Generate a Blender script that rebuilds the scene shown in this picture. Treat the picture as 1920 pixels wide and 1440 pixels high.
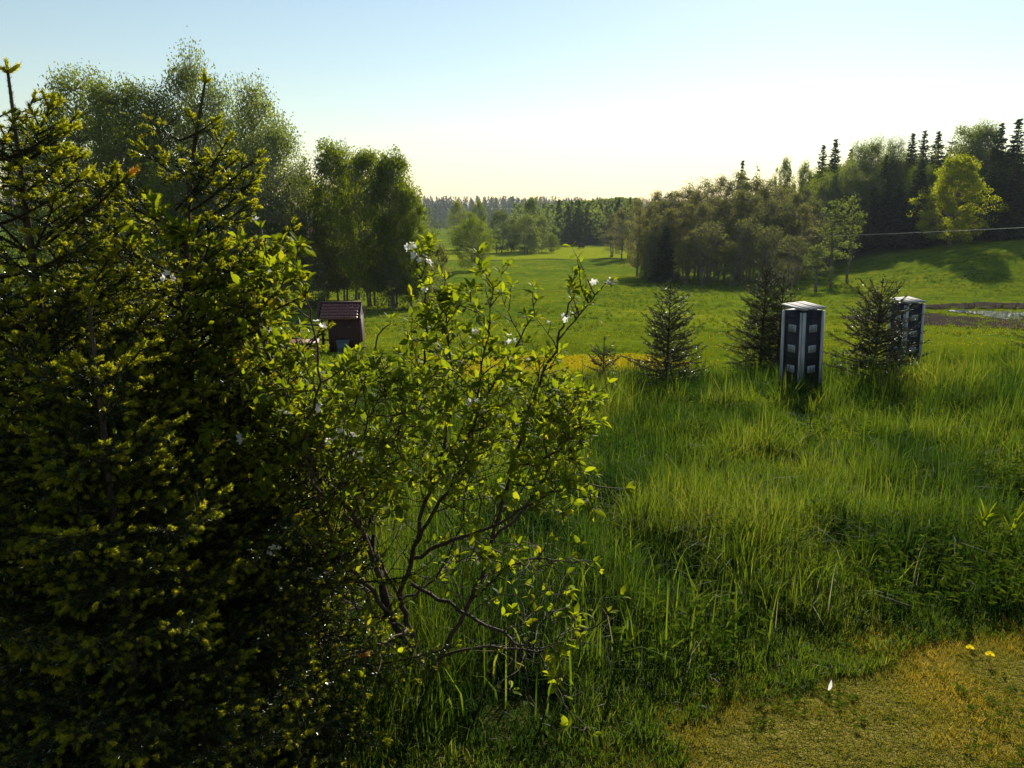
import bpy, math, random
import numpy as np
from math import radians as R
for o in list(bpy.data.objects): bpy.data.objects.remove(o)
SC = bpy.context.scene; COL = SC.collection
rng = np.random.default_rng(11)
# ------------------------------------------------------------------ camera
CAMZ = 2.2; PITCH = 12.34; F = 1440.0          # F in px of the 1920 px wide photo
cd = bpy.data.cameras.new('camera'); cam = bpy.data.objects.new('camera', cd); COL.objects.link(cam)
cd.sensor_width = 36.0; cd.lens = 36.0*F/1920.0; cd.clip_start = 0.05; cd.clip_end = 9000
cam.location = (0, 0, CAMZ); cam.rotation_euler = (R(90-PITCH), 0, 0); SC.camera = cam
# ------------------------------------------------------------------ sky, sun, exposure
SUN_EL, SUN_AZ = 28.5, 20.0                     # azimuth to the right of the view direction
w = bpy.data.worlds.new('World'); SC.world = w; w.use_nodes = True
nt = w.node_tree; bg = nt.nodes['Background']
sky = nt.nodes.new('ShaderNodeTexSky'); sky.sky_type = 'NISHITA'; sky.sun_disc = False
sky.sun_elevation = R(SUN_EL); sky.sun_rotation = R(SUN_AZ)
sky.air_density = 1.4; sky.dust_density = 0.12; sky.ozone_density = 1.1; sky.altitude = 50
nt.links.new(sky.outputs[0], bg.inputs[0]); bg.inputs[1].default_value = 0.068
sl = bpy.data.lights.new('sun', 'SUN'); sl.energy = 5.0; sl.angle = R(0.55); sl.color = (1.0, 0.93, 0.80)
so = bpy.data.objects.new('sun', sl); COL.objects.link(so)
so.rotation_euler = (R(90-SUN_EL), 0, R(-SUN_AZ)+math.pi); so.location = (10, 30, 30)
# a sun lamp shines along its local -Z: aim it from the sun towards the scene
from mathutils import Vector
sd = Vector((math.sin(R(SUN_AZ))*math.cos(R(SUN_EL)), math.cos(R(SUN_AZ))*math.cos(R(SUN_EL)), math.sin(R(SUN_EL))))
so.rotation_euler = (-sd).to_track_quat('-Z', 'Y').to_euler()
SC.view_settings.view_transform = 'Standard'; SC.view_settings.look = 'None'
SC.view_settings.exposure = 0.78; SC.view_settings.gamma = 1.0; SC.view_settings.use_curve_mapping = False
SC.cycles.max_bounces = 6; SC.cycles.transmission_bounces = 4; SC.cycles.diffuse_bounces = 3
SC.cycles.glossy_bounces = 2; SC.cycles.transparent_max_bounces = 4; SC.cycles.caustics_reflective = False
SC.cycles.caustics_refractive = False; SC.cycles.use_denoising = True; SC.cycles.denoiser = 'OPENIMAGEDENOISE'; SC.cycles.denoising_input_passes = 'RGB_ALBEDO_NORMAL'; SC.cycles.sample_clamp_indirect = 4.0; SC.cycles.sample_clamp_direct = 12.0
# ------------------------------------------------------------------ noise and terrain
_G = np.random.default_rng(5).random((256, 256))
def vnoise(x, y):
    x = np.asarray(x, float); y = np.asarray(y, float)
    xi = np.floor(x).astype(int); yi = np.floor(y).astype(int); fx = x-xi; fy = y-yi
    fx = fx*fx*(3-2*fx); fy = fy*fy*(3-2*fy)
    g = lambda a, b: _G[a % 256, b % 256]
    return (g(xi, yi)*(1-fx)+g(xi+1, yi)*fx)*(1-fy)+(g(xi, yi+1)*(1-fx)+g(xi+1, yi+1)*fx)*fy
def fbm(x, y, o=3):
    s = 0; a = .5; t = 0
    for i in range(o):
        s = s+a*vnoise(x*2**i+i*17.3, y*2**i+i*9.1); t += a; a *= .5
    return s/t
def ss(t):
    t = np.clip(t, 0, 1); return t*t*(3-2*t)
_Y = [0.3, 3, 5, 8, 13, 18, 25, 30, 45, 60, 85, 110, 160, 200, 300, 500, 800, 950, 1300, 1700, 6000]
_D = [2.2, 2.2, 2.3, 2.6, 3.2, 3.85, 4.7, 5.2, 6.75, 8.0, 9.0, 9.6, 11, 10.8, 11, 11.3, 12, 11, -15, -16, 20]
_ly = np.linspace(math.log(.3), math.log(6000), 900)
_dd = np.interp(_ly, np.log(_Y), _D)
_k = np.exp(-np.linspace(-2.2, 2.2, 25)**2); _k /= _k.sum()
_dd = np.convolve(np.pad(_dd, 12, mode='edge'), _k, mode='valid')
def T(x, y):
    x = np.asarray(x, float); y = np.asarray(y, float)
    yy = np.maximum(y, .31)
    d = np.interp(np.log(yy), _ly, _dd)
    z = CAMZ-d
    z = z+0.035*np.clip(x, -4, 14)*ss((y-4)/8)*(1-ss((y-18)/20))
    z = z+6.5*ss((x-38)/45)*ss((y-75)/40)*(1-ss((y-500)/300))
    z = z+12*ss((x-30)/70)*ss((y-125)/130)*(1-ss((y-500)/300))
    z = z+3.0*ss((-x-20)/50)*ss((y-50)/40)*(1-ss((y-300)/300))
    amp = np.clip(.012*(y-3), 0, .35)
    z = z+amp*(fbm(x/9+50, y/9+50, 3)-.5)*(1-ss((y-400)/300))
    z = z+np.clip((y-900)/400, 0, 1)*26*(vnoise(x/420+3.2, 7.7+y*0)-.5)
    # earth bank of the ditch in the meadow
    return z
def ipx(px, py, Y):                              # world point seen at pixel (px, py) of the photo at depth Y
    phi = R(PITCH)+math.atan((py-720)/F); d = Y*math.tan(phi)
    zc = Y*math.cos(R(PITCH))+d*math.sin(R(PITCH))
    return np.array([(px-960)/F*zc, Y, CAMZ-d])
def gnd(px, py):                                 # ground point under a pixel
    a = .5
    Y = .6
    while Y < 3000:
        p = ipx(px, py, Y)
        if p[2] < float(T(p[0], p[1])): break
        Y *= 1.01
    p = ipx(px, py, Y); p[2] = float(T(p[0], p[1])); return p
# ------------------------------------------------------------------ mesh building
class MB:
    def __init__(s): s.v = []; s.q = []; s.t = []; s.r = []; s.n = 0
    def add(s, V, quads=None, tris=None, rnd=None):
        V = np.asarray(V, np.float32).reshape(-1, 3)
        if quads is not None and len(quads): s.q.append(np.asarray(quads, np.int64).reshape(-1, 4)+s.n)
        if tris is not None and len(tris): s.t.append(np.asarray(tris, np.int64).reshape(-1, 3)+s.n)
        s.v.append(V)
        s.r.append(np.full(len(V), .5, np.float32) if rnd is None else np.broadcast_to(np.asarray(rnd, np.float32), (len(V),)))
        s.n += len(V); return s
    def mesh(s, name, mat, smooth=False):
        V = np.concatenate(s.v); q = np.concatenate(s.q) if s.q else np.zeros((0, 4), np.int64)
        t = np.concatenate(s.t) if s.t else np.zeros((0, 3), np.int64)
        me = bpy.data.meshes.new(name)
        me.vertices.add(len(V)); me.vertices.foreach_set('co', V.ravel())
        nl = len(q)*4+len(t)*3; me.loops.add(nl); me.polygons.add(len(q)+len(t))
        me.loops.foreach_set('vertex_index', np.concatenate([q.ravel(), t.ravel()]).astype(np.int32))
        ls = np.concatenate([np.arange(len(q))*4, len(q)*4+np.arange(len(t))*3]).astype(np.int32)
        me.polygons.foreach_set('loop_start', ls)
        if smooth: me.polygons.foreach_set('use_smooth', np.ones(len(ls), bool))
        me.update(calc_edges=True)
        a = me.attributes.new('rnd', 'FLOAT', 'POINT'); a.data.foreach_set('value', np.concatenate(s.r).astype(np.float32))
        if mat: me.materials.append(mat)
        return me
    def obj(s, name, mat, parent=None, smooth=False):
        o = bpy.data.objects.new(name, s.mesh(name, mat, smooth)); COL.objects.link(o); o.parent = parent; return o
    def box(s, c, size, rot=0.0, taper=0, rnd=None):
        x, y, z = np.array(size)/2
        V = np.array([[-x,-y,-z],[x,-y,-z],[x,y,-z],[-x,y,-z],[-x,-y,z],[x,-y,z],[x,y,z],[-x,y,z]], float)
        ca, sa = math.cos(rot), math.sin(rot)
        V = np.stack([V[:,0]*ca-V[:,1]*sa, V[:,0]*sa+V[:,1]*ca, V[:,2]], 1)+np.array(c)
        return s.add(V, [[0,3,2,1],[4,5,6,7],[0,1,5,4],[1,2,6,5],[2,3,7,6],[3,0,4,7]], rnd=rnd)
    def tube(s, P, rad, k=7, rnd=None):
        P = np.asarray(P, float); n = len(P); rad = np.broadcast_to(rad, (n,))
        Tn = np.gradient(P, axis=0); Tn /= np.linalg.norm(Tn, axis=1)[:, None]+1e-9
        up = np.array([.13, .97, .2]) if abs(Tn[0, 2]) > .6 else np.array([.05, .1, 1.])
        A = np.cross(Tn, up); A /= np.linalg.norm(A, axis=1)[:, None]+1e-9; B = np.cross(Tn, A)
        th = np.arange(k)*2*math.pi/k
        V = P[:, None]+rad[:, None, None]*(A[:, None]*np.cos(th)[None, :, None]+B[:, None]*np.sin(th)[None, :, None])
        q = [[i*k+j, i*k+(j+1) % k, (i+1)*k+(j+1) % k, (i+1)*k+j] for i in range(n-1) for j in range(k)]
        q2 = [[0, k-1-j, k-2-j] for j in range(1, k-1)]
        b = (n-1)*k; q3 = [[b, b+j, b+j+1] for j in range(1, k-1)]
        return s.add(V.reshape(-1, 3), q, q2+q3, rnd=rnd)
    def prisms(s, A, B, ra, rb, k=4, rnd=None):
        A = np.asarray(A, float); B = np.asarray(B, float); N = len(A)
        if N == 0: return s
        d = B-A; d /= np.linalg.norm(d, axis=1)[:, None]+1e-9
        u, v = frame(d); th = np.arange(k)*2*math.pi/k
        ring = u[:, None]*np.cos(th)[None, :, None]+v[:, None]*np.sin(th)[None, :, None]
        ra = np.broadcast_to(ra, (N,))[:, None, None]; rb = np.broadcast_to(rb, (N,))[:, None, None]
        V = np.concatenate([A[:, None]+ra*ring, B[:, None]+rb*ring], 1)
        q = np.array([[j, (j+1) % k, k+(j+1) % k, k+j] for j in range(k)])
        Q = (q[None]+(np.arange(N)*2*k)[:, None, None]).reshape(-1, 4)
        r = None if rnd is None else np.repeat(rnd, 2*k)
        return s.add(V, Q, rnd=r)
def frame(d):
    ref = np.where(np.abs(d[:, 2:3]) > .9, np.array([[1., 0, 0]]), np.array([[0, 0, 1.]]))
    u = np.cross(d, ref); u /= np.linalg.norm(u, axis=1)[:, None]+1e-9
    return u, np.cross(d, u)
def unit(v): return v/(np.linalg.norm(v, axis=-1, keepdims=True)+1e-9)
def tag(o, label=None, cat=None, group=None, kind=None):
    if label: o['label'] = label
    if cat: o['category'] = cat
    if group: o['group'] = group
    if kind: o['kind'] = kind
    return o
def thing(name, loc, label, cat, group=None, rz=0):
    o = bpy.data.objects.new(name, None); COL.objects.link(o); o.location = [float(a) for a in loc]
    o.rotation_euler = (0, 0, rz); o.empty_display_size = .3
    return tag(o, label, cat, group)
# ------------------------------------------------------------------ materials
def nodes(name):
    m = bpy.data.materials.new(name); m.use_nodes = True; n = m.node_tree
    for x in list(n.nodes): n.nodes.remove(x)
    out = n.nodes.new('ShaderNodeOutputMaterial'); return m, n, out
def ramp(n, fac, stops):
    r = n.nodes.new('ShaderNodeValToRGB'); e = r.color_ramp.elements
    while len(e) < len(stops): e.new(.5)
    for k, (p, c) in enumerate(stops): e[k].position = p; e[k].color = (*c, 1)
    n.links.new(fac, r.inputs[0]); return r.outputs[0]
def mixc(n, fac, a, b, mode='MIX'):
    m = n.nodes.new('ShaderNodeMix'); m.data_type = 'RGBA'; m.blend_type = mode
    for sock, v in ((m.inputs[0], fac), (m.inputs[6], a), (m.inputs[7], b)):
        if hasattr(v, 'node'): n.links.new(v, sock)
        else: sock.default_value = v if isinstance(v, float) else (*v, 1)
    return m.outputs[2]
def mathn(n, op, a, b=None):
    m = n.nodes.new('ShaderNodeMath'); m.operation = op
    for i, v in enumerate((a, b)):
        if v is None: continue
        if hasattr(v, 'node'): n.links.new(v, m.inputs[i])
        else: m.inputs[i].default_value = v
    return m.outputs[0]
def noise(n, scale, detail=3, vec=None, rough=.55):
    t = n.nodes.new('ShaderNodeTexNoise'); t.inputs['Scale'].default_value = scale
    t.inputs['Detail'].default_value = detail; t.inputs['Roughness'].default_value = rough
    if vec is not None: n.links.new(vec, t.inputs['Vector'])
    return t.outputs[0]
def leafmat(name, stops, trans=.5, tint=(1.25, 1.15, .45), gloss=0.0, rough=.4, objvar=0.0, patch=None):
    m, n, out = nodes(name)
    at = n.nodes.new('ShaderNodeAttribute'); at.attribute_name = 'rnd'
    fac = at.outputs['Fac']
    if objvar:
        oi = n.nodes.new('ShaderNodeObjectInfo')
        fac = mathn(n, 'ADD', mathn(n, 'MULTIPLY', fac, 1-objvar), mathn(n, 'MULTIPLY', oi.outputs['Random'], objvar))
    c = ramp(n, fac, stops)
    if patch:
        tc = n.nodes.new('ShaderNodeTexCoord')
        f = ramp(n, noise(n, patch[0], 3, tc.outputs['Object']), [(.42, (0, 0, 0)), (.62, (1, 1, 1))])
        c = mixc(n, f, c, mixc(n, 1.0, c, patch[1], 'MULTIPLY'))
    d = n.nodes.new('ShaderNodeBsdfDiffuse'); n.links.new(c, d.inputs[0])
    t = n.nodes.new('ShaderNodeBsdfTranslucent'); n.links.new(mixc(n, 1.0, c, tint, 'MULTIPLY'), t.inputs[0])
    mx = n.nodes.new('ShaderNodeMixShader'); mx.inputs[0].default_value = trans
    n.links.new(d.outputs[0], mx.inputs[1]); n.links.new(t.outputs[0], mx.inputs[2]); res = mx.outputs[0]
    if gloss:
        g = n.nodes.new('ShaderNodeBsdfGlossy'); g.inputs['Roughness'].default_value = rough
        g.inputs[0].default_value = (.9, .95, .9, 1)
        lw = n.nodes.new('ShaderNodeFresnel'); lw.inputs[0].default_value = 1.4
        m2 = n.nodes.new('ShaderNodeMixShader'); n.links.new(mathn(n, 'MULTIPLY', lw.outputs[0], gloss), m2.inputs[0])
        n.links.new(res, m2.inputs[1]); n.links.new(g.outputs[0], m2.inputs[2]); res = m2.outputs[0]
    n.links.new(res, out.inputs[0]); return m
def plain(name, c1, c2, scale=6, rough=.8, bump=.3, stretch=(1, 1, 1), spec=.3):
    m, n, out = nodes(name)
    tc = n.nodes.new('ShaderNodeTexCoord'); mp = n.nodes.new('ShaderNodeMapping'); mp.inputs['Scale'].default_value = stretch
    n.links.new(tc.outputs['Object'], mp.inputs[0])
    nz = noise(n, scale, 5, mp.outputs[0])
    p = n.nodes.new('ShaderNodeBsdfPrincipled'); p.inputs['Roughness'].default_value = rough
    p.inputs['Specular IOR Level'].default_value = spec
    n.links.new(ramp(n, nz, [(.3, c1), (.7, c2)]), p.inputs['Base Color'])
    if bump:
        b = n.nodes.new('ShaderNodeBump'); b.inputs['Strength'].default_value = bump; b.inputs['Distance'].default_value = .02
        n.links.new(nz, b.inputs['Height']); n.links.new(b.outputs[0], p.inputs['Normal'])
    n.links.new(p.outputs[0], out.inputs[0]); return m
M = {}
M['bark'] = plain('bark', (.035, .026, .018), (.09, .07, .05), 30, 1, .6, (1, 1, .25), .05)
M['bark_grey'] = plain('bark_grey', (.07, .06, .05), (.2, .18, .15), 5, .9, .4, (1, 1, .3))
M['bark_birch'] = plain('bark_birch', (.12, .10, .08), (.45, .43, .38), 3, .8, .3, (1, 1, .6))
M['twig'] = plain('twig', (.025, .017, .011), (.075, .050, .032), 40, .7, .3, (1, 1, 1), .2)
M['spruce_twig'] = plain('spruce_twig', (.030, .022, .010), (.06, .042, .02), 40, 1, .3, (1, 1, 1), .0)
M['needle'] = leafmat('needle', [(0, (.010, .024, .006)), (.5, (.018, .040, .009)), (1, (.036, .062, .012))], .25, (1.2, 1.1, .5), .25, .35)
M['needle_mid'] = leafmat('needle_mid', [(0, (.022, .032, .010)), (.6, (.042, .052, .016)), (1, (.10, .10, .035))], .3, (1.2, 1.0, .6), .3, .4)
M['shoot'] = leafmat('shoot', [(0, (.10, .125, .012)), (.8, (.21, .22, .022)), (.93, (.26, .19, .04)), (1, (.25, .12, .05))], .68, (2.8, 2.5, .7), .05, .4)
M['leaf'] = leafmat('leaf', [(0, (.055, .085, .010)), (.5, (.110, .148, .014)), (.88, (.185, .21, .018)), (1, (.26, .21, .02))], .62, (2.2, 2.0, .45), .07, .45)
M['tree_birch'] = leafmat('tree_birch', [(0, (.065, .10, .028)), (1, (.18, .22, .07))], .55, (1.6, 1.5, .6), .0, .4, .5)
M['tree_broad'] = leafmat('tree_broad', [(0, (.045, .080, .012)), (1, (.15, .19, .025))], .55, (2.0, 1.8, .4), .0, .4, .45)
M['tree_yellow'] = leafmat('tree_yellow', [(0, (.12, .17, .012)), (1, (.27, .30, .022))], .6, (1.8, 1.6, .35))
M['tree_airy'] = leafmat('tree_airy', [(0, (.060, .085, .036)), (.45, (.12, .135, .055)), (.75, (.17, .160, .070)), (1, (.13, .18, .050))], .55, (1.4, 1.3, .65), 0, .4, .6)
M['tree_spruce'] = leafmat('tree_spruce', [(0, (.016, .034, .016)), (1, (.055, .080, .032))], .35, (1.1, 1.1, .6), 0, .4, .2)
M['grass'] = leafmat('grass', [(0, (.014, .036, .010)), (.45, (.048, .086, .014)), (.85, (.098, .138, .020)), (1, (.20, .18, .07))], .56, (1.65, 1.5, .5), .02, .5)
M['grass_meadow'] = leafmat('grass_meadow', [(0, (.055, .095, .008)), (.7, (.110, .145, .010)), (1, (.20, .18, .02))], .5, (1.5, 1.35, .35), .1, .4)
M['grass_lawn'] = leafmat('grass_lawn', [(0, (.06, .10, .012)), (.35, (.16, .155, .02)), (.80, (.31, .235, .04)), (1, (.50, .38, .16))], .5, (1.6, 1.4, .5), .0, .4)
M['weed'] = leafmat('weed', [(0, (.04, .09, .008)), (1, (.12, .16, .012))], .55, (1.8, 1.6, .35), 0, .45)
M['yellow'] = leafmat('yellow', [(0, (.80, .62, .02)), (1, (.88, .78, .05))], .35, (1, 1, .6))
M['white_petal'] = leafmat('white_petal', [(0, (.72, .70, .66)), (1, (.85, .83, .80))], .45, (1, 1, .95))
M['straw_and_glint'] = leafmat('straw_and_glint', [(0, (.25, .22, .11)), (1, (.42, .38, .24))], .35, (1, 1, .8), 0, .5)  # dry stalks, and the pale colour painted as highlights on bent blades
M['dark_paint'] = plain('dark_paint', (.012, .011, .016), (.026, .023, .028), 9, .6, .35, (1, 1, .12))
M['dark_red'] = plain('dark_red', (.040, .014, .012), (.065, .024, .02), 7, .7, .3, (1, 1, .12))
M['white_paint'] = plain('white_paint', (.26, .26, .26), (.48, .48, .47), 22, .6, .3, (1, 1, .15))
M['weather_board'] = plain('weather_board', (.12, .115, .10), (.42, .40, .37), 14, .75, .5, (1, .12, 1), .1)
M['tile'] = plain('tile', (.13, .040, .024), (.22, .07, .045), 12, .44, .1, (1, 1, 1), 1.0)
M['red_plank'] = plain('red_plank', (.18, .05, .03), (.32, .10, .06), 9, .5, .3, (.15, 1, 1), .5)
M['bluegrey'] = plain('bluegrey', (.06, .085, .10), (.10, .14, .16), 4, .5, 0)
M['house_white'] = plain('house_white', (.7, .66, .62), (.82, .78, .74), 1, .7, 0)
M['cable'] = plain('cable', (.12, .12, .12), (.2, .2, .2), 3, .6, 0, (1, 1, 1), .3)
M['mud'] = plain('mud', (.022, .017, .015), (.060, .045, .038), 1.6, 1.0, 1.0, (1, 1.6, 1), 0.0)
M['black'] = plain('black', (.012, .012, .012), (.03, .028, .026), 5, .6, .2)
# ground
m, n, out = nodes('ground'); tc = n.nodes.new('ShaderNodeTexCoord'); P = tc.outputs['Object']
za = n.nodes.new('ShaderNodeAttribute'); za.attribute_name = 'zone'
meadow = ramp(n, noise(n, .08, 6, P, .62), [(.30, (.075, .125, .010)), (.5, (.115, .165, .011)), (.70, (.170, .190, .012))])
fine = ramp(n, noise(n, 1.6, 6, P, .7), [(.35, (.55, .6, .6)), (.65, (1.25, 1.2, 1.1))])
meadow = mixc(n, 1.0, meadow, fine, 'MULTIPLY')
meadow = mixc(n, 1.0, meadow, ramp(n, noise(n, .5, 6, P, .75), [(.36, (.45, .6, .7)), (.5, (1, 1, 1)), (.66, (1.5, 1.2, .9))]), 'MULTIPLY')
soil = ramp(n, noise(n, 14, 5, P, .7), [(.3, (.020, .030, .007)), (.7, (.050, .055, .012))])
c = mixc(n, za.outputs['Color'], meadow, soil)   # placeholder, replaced below by separate channels
sep = n.nodes.new('ShaderNodeSeparateColor'); n.links.new(za.outputs['Color'], sep.inputs[0])
c = mixc(n, sep.outputs[0], meadow, soil)
c = mixc(n, sep.outputs[1], c, ramp(n, noise(n, .35, 5, P, .7), [(.3, (.14, .19, .008)), (.7, (.32, .33, .010))]))
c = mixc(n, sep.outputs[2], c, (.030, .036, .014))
la = n.nodes.new('ShaderNodeAttribute'); la.attribute_name = 'lawn'
c = mixc(n, la.outputs['Fac'], c, ramp(n, noise(n, 60, 5, P, .7), [(.3, (.07, .07, .014)), (.7, (.22, .175, .04))]))
p = n.nodes.new('ShaderNodeBsdfDiffuse'); n.links.new(c, p.inputs[0])
b = n.nodes.new('ShaderNodeBump'); b.inputs['Strength'].default_value = .8; b.inputs['Distance'].default_value = .25
n.links.new(noise(n, 2.2, 6, P, .75), b.inputs['Height']); n.links.new(b.outputs[0], p.inputs['Normal'])
n.links.new(p.outputs[0], out.inputs[0]); M['ground'] = m
m, n, out = nodes('water'); tc = n.nodes.new('ShaderNodeTexCoord'); P = tc.outputs['Object']
p = n.nodes.new('ShaderNodeBsdfPrincipled'); p.inputs['Base Color'].default_value = (.03, .03, .02, 1); p.inputs['Roughness'].default_value = .08
b = n.nodes.new('ShaderNodeBump'); b.inputs['Strength'].default_value = 1; b.inputs['Distance'].default_value = .10
n.links.new(noise(n, 4, 3, P, .6), b.inputs['Height']); n.links.new(b.outputs[0], p.inputs['Normal'])
n.links.new(p.outputs[0], out.inputs[0]); M['water'] = m

# ------------------------------------------------------------------ the ground: one sheet to the horizon
fa = np.concatenate([np.linspace(-180, -44, 46)[:-1], np.linspace(-44, 44, 330), np.linspace(44, 180, 46)[1:-1]])
rr = np.concatenate([[0.05], np.exp(np.linspace(math.log(.5), math.log(2600), 480))])
A, RR = np.meshgrid(np.radians(fa), rr); X = RR*np.sin(A); Yg = RR*np.cos(A)
Z = T(X, Yg)
na, nr = len(fa), len(rr)
ii, jj = np.meshgrid(np.arange(nr-1), np.arange(na), indexing='ij')
j2 = (jj+1) % na
Q = np.stack([ii*na+jj, (ii+1)*na+jj, (ii+1)*na+j2, ii*na+j2], -1).reshape(-1, 4)
mb = MB(); mb.add(np.stack([X, Yg, Z], -1), Q[:, ::-1])
g = mb.obj('ground', M['ground'], smooth=True); tag(g, kind='structure')
def lawn_edge(x, y):                              # >0 on the short lawn (bottom right of the picture)
    return (2.60+(x-.1)*.40-y)+.30*(fbm(x*1.6+9, y*1.6+4, 3)-.5)*2.2
Xf, Yf = X.ravel(), Yg.ravel()
zone = np.zeros((len(Xf), 4), np.float32); zone[:, 3] = 1
zone[:, 0] = 1-ss((Yf-13.5)/3)
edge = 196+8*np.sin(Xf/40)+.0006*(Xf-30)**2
band = ss((Yf-edge)/2)*(1-ss((Yf-edge-70)/12))*ss((Xf+40)/15)
zone[:, 1] = np.clip(band*.75+ss((Yf-18)/1.0)*(1-ss((Yf-26.5)/1.5))*ss((Xf+3)/3)*(1-ss((Xf-3.6-(Yf-18)*.05)/1.2))*(.35+.55*ss((fbm(Xf*1.1, Yf*.7)-.35)*5)), 0, 1)
zone[:, 1] = np.maximum(zone[:, 1], .30*ss((fbm(Xf/14, Yf/14)-.45)*5)*ss((Yf-18)/8)*(1-ss((Yf-60)/50)))
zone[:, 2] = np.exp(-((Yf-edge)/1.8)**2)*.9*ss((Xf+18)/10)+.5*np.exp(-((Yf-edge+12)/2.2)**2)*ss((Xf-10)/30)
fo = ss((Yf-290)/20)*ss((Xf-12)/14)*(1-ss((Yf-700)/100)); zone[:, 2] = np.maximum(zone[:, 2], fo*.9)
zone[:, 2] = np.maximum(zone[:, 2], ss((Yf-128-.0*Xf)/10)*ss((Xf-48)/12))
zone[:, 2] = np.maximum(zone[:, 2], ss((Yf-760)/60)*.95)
la = g.data.attributes.new('lawn', 'FLOAT', 'POINT'); la.data.foreach_set('value', (ss((lawn_edge(Xf, Yf)+.15)/.3)*(Yf < 9)).astype(np.float32))
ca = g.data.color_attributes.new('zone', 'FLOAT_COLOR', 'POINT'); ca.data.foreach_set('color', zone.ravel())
def sheet(name, pts, mat, lift, n=40, kind='structure', nz=0.0, sub=5):
    """ground-hugging sheet from two pixel polylines (upper and lower edge)"""
    up, lo = pts; t = np.linspace(0, 1, n)
    U = np.array([gnd(*q) for q in zip(np.interp(t, np.linspace(0, 1, len(up)), [a[0] for a in up]), np.interp(t, np.linspace(0, 1, len(up)), [a[1] for a in up]))])
    L = np.array([gnd(*q) for q in zip(np.interp(t, np.linspace(0, 1, len(lo)), [a[0] for a in lo]), np.interp(t, np.linspace(0, 1, len(lo)), [a[1] for a in lo]))])
    U[:, 1] += (fbm(t*23+3, t*0+nz*9, 4)-.5)*nz*2.4; L[:, 1] += (fbm(t*29+33, t*0+nz*5, 4)-.5)*nz*2.4
    s = np.linspace(0, 1, sub)[:, None, None]; G = L[None]*(1-s)+U[None]*s
    G[..., 2] = T(G[..., 0], G[..., 1])+lift*np.sin(np.pi*np.clip(s[..., 0], .02, .98))**.3
    q = [[i*n+j, i*n+j+1, (i+1)*n+j+1, (i+1)*n+j] for i in range(sub-1) for j in range(n-1)]
    mb = MB(); mb.add(G, q); return tag(mb.obj(name, mat, smooth=True), kind=kind)
sheet('muddy_track', ([(1570, 596), (1640, 590), (1740, 588), (1840, 597), (1990, 602)], [(1585, 600), (1660, 606), (1760, 612), (1860, 616), (1990, 622)]), M['mud'], .10, 160, nz=1.2)
sheet('ditch_bank', ([(1735, 575), (1800, 570), (1870, 569), (1990, 571)], [(1740, 581), (1800, 580), (1870, 580), (1990, 581)]), M['mud'], .22, 140, nz=1.6)
sheet('pond', ([(1775, 583), (1830, 584), (1890, 586), (1990, 588)], [(1785, 586), (1830, 590), (1880, 599), (1990, 601)]), M['water'], .14, 120, nz=1.3)
# ------------------------------------------------------------------ grass
def blades(mb, x, y, h, wd, seg=3, lean=.5, rnd=None, rg=rng, curl=1.0, zoff=-.01, az=None):
    N = len(x); z = T(x, y)+zoff
    az = rg.random(N)*2*math.pi if az is None else az; L = np.abs(rg.normal(0, lean, N))*h
    dx, dy = np.cos(az), np.sin(az); a2 = rg.random(N)*2*math.pi
    wx, wy = np.cos(a2)*wd/2, np.sin(a2)*wd/2
    if rnd is None: rnd = rg.random(N)
    ts = [0, 1] if seg == 1 else ([0, .5, 1] if seg == 2 else [0, .35, .7, 1])
    V = []
    for t in ts:
        off = L*t**(1.0+curl); zz = h*t-(L*.45*t**3 if seg > 1 else 0)
        cx, cy, cz = x+dx*off, y+dy*off, z+zz
        ww = (1-t)**.6 if t > .3 else 1.0
        if t == 1: V.append(np.stack([cx, cy, cz], -1)[:, None])
        else: V.append(np.stack([np.stack([cx-wx*ww, cy-wy*ww, cz], -1), np.stack([cx+wx*ww, cy+wy*ww, cz], -1)], 1))
    V = np.concatenate(V, 1); nv = V.shape[1]; base = (np.arange(N)*nv)[:, None]
    tr = np.array([[nv-3, nv-2, nv-1]]); qs = [[2*i, 2*i+1, 2*i+3, 2*i+2] for i in range(seg-1)]
    mb.add(V, (np.array(qs)[None]+base[..., None]).reshape(-1, 4) if qs else None, (tr[None]+base[..., None]).reshape(-1, 3), rnd=np.repeat(rnd, nv))
def scatter(n, y0, y1, margin=.12, rg=rng, half=.667):
    y = np.sqrt(rg.random(n)*(y1**2-y0**2)+y0**2); x = (rg.random(n)*2-1)*y*(half+margin*4/np.maximum(y, 2)+.04); return x, y
mb = MB()
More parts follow.
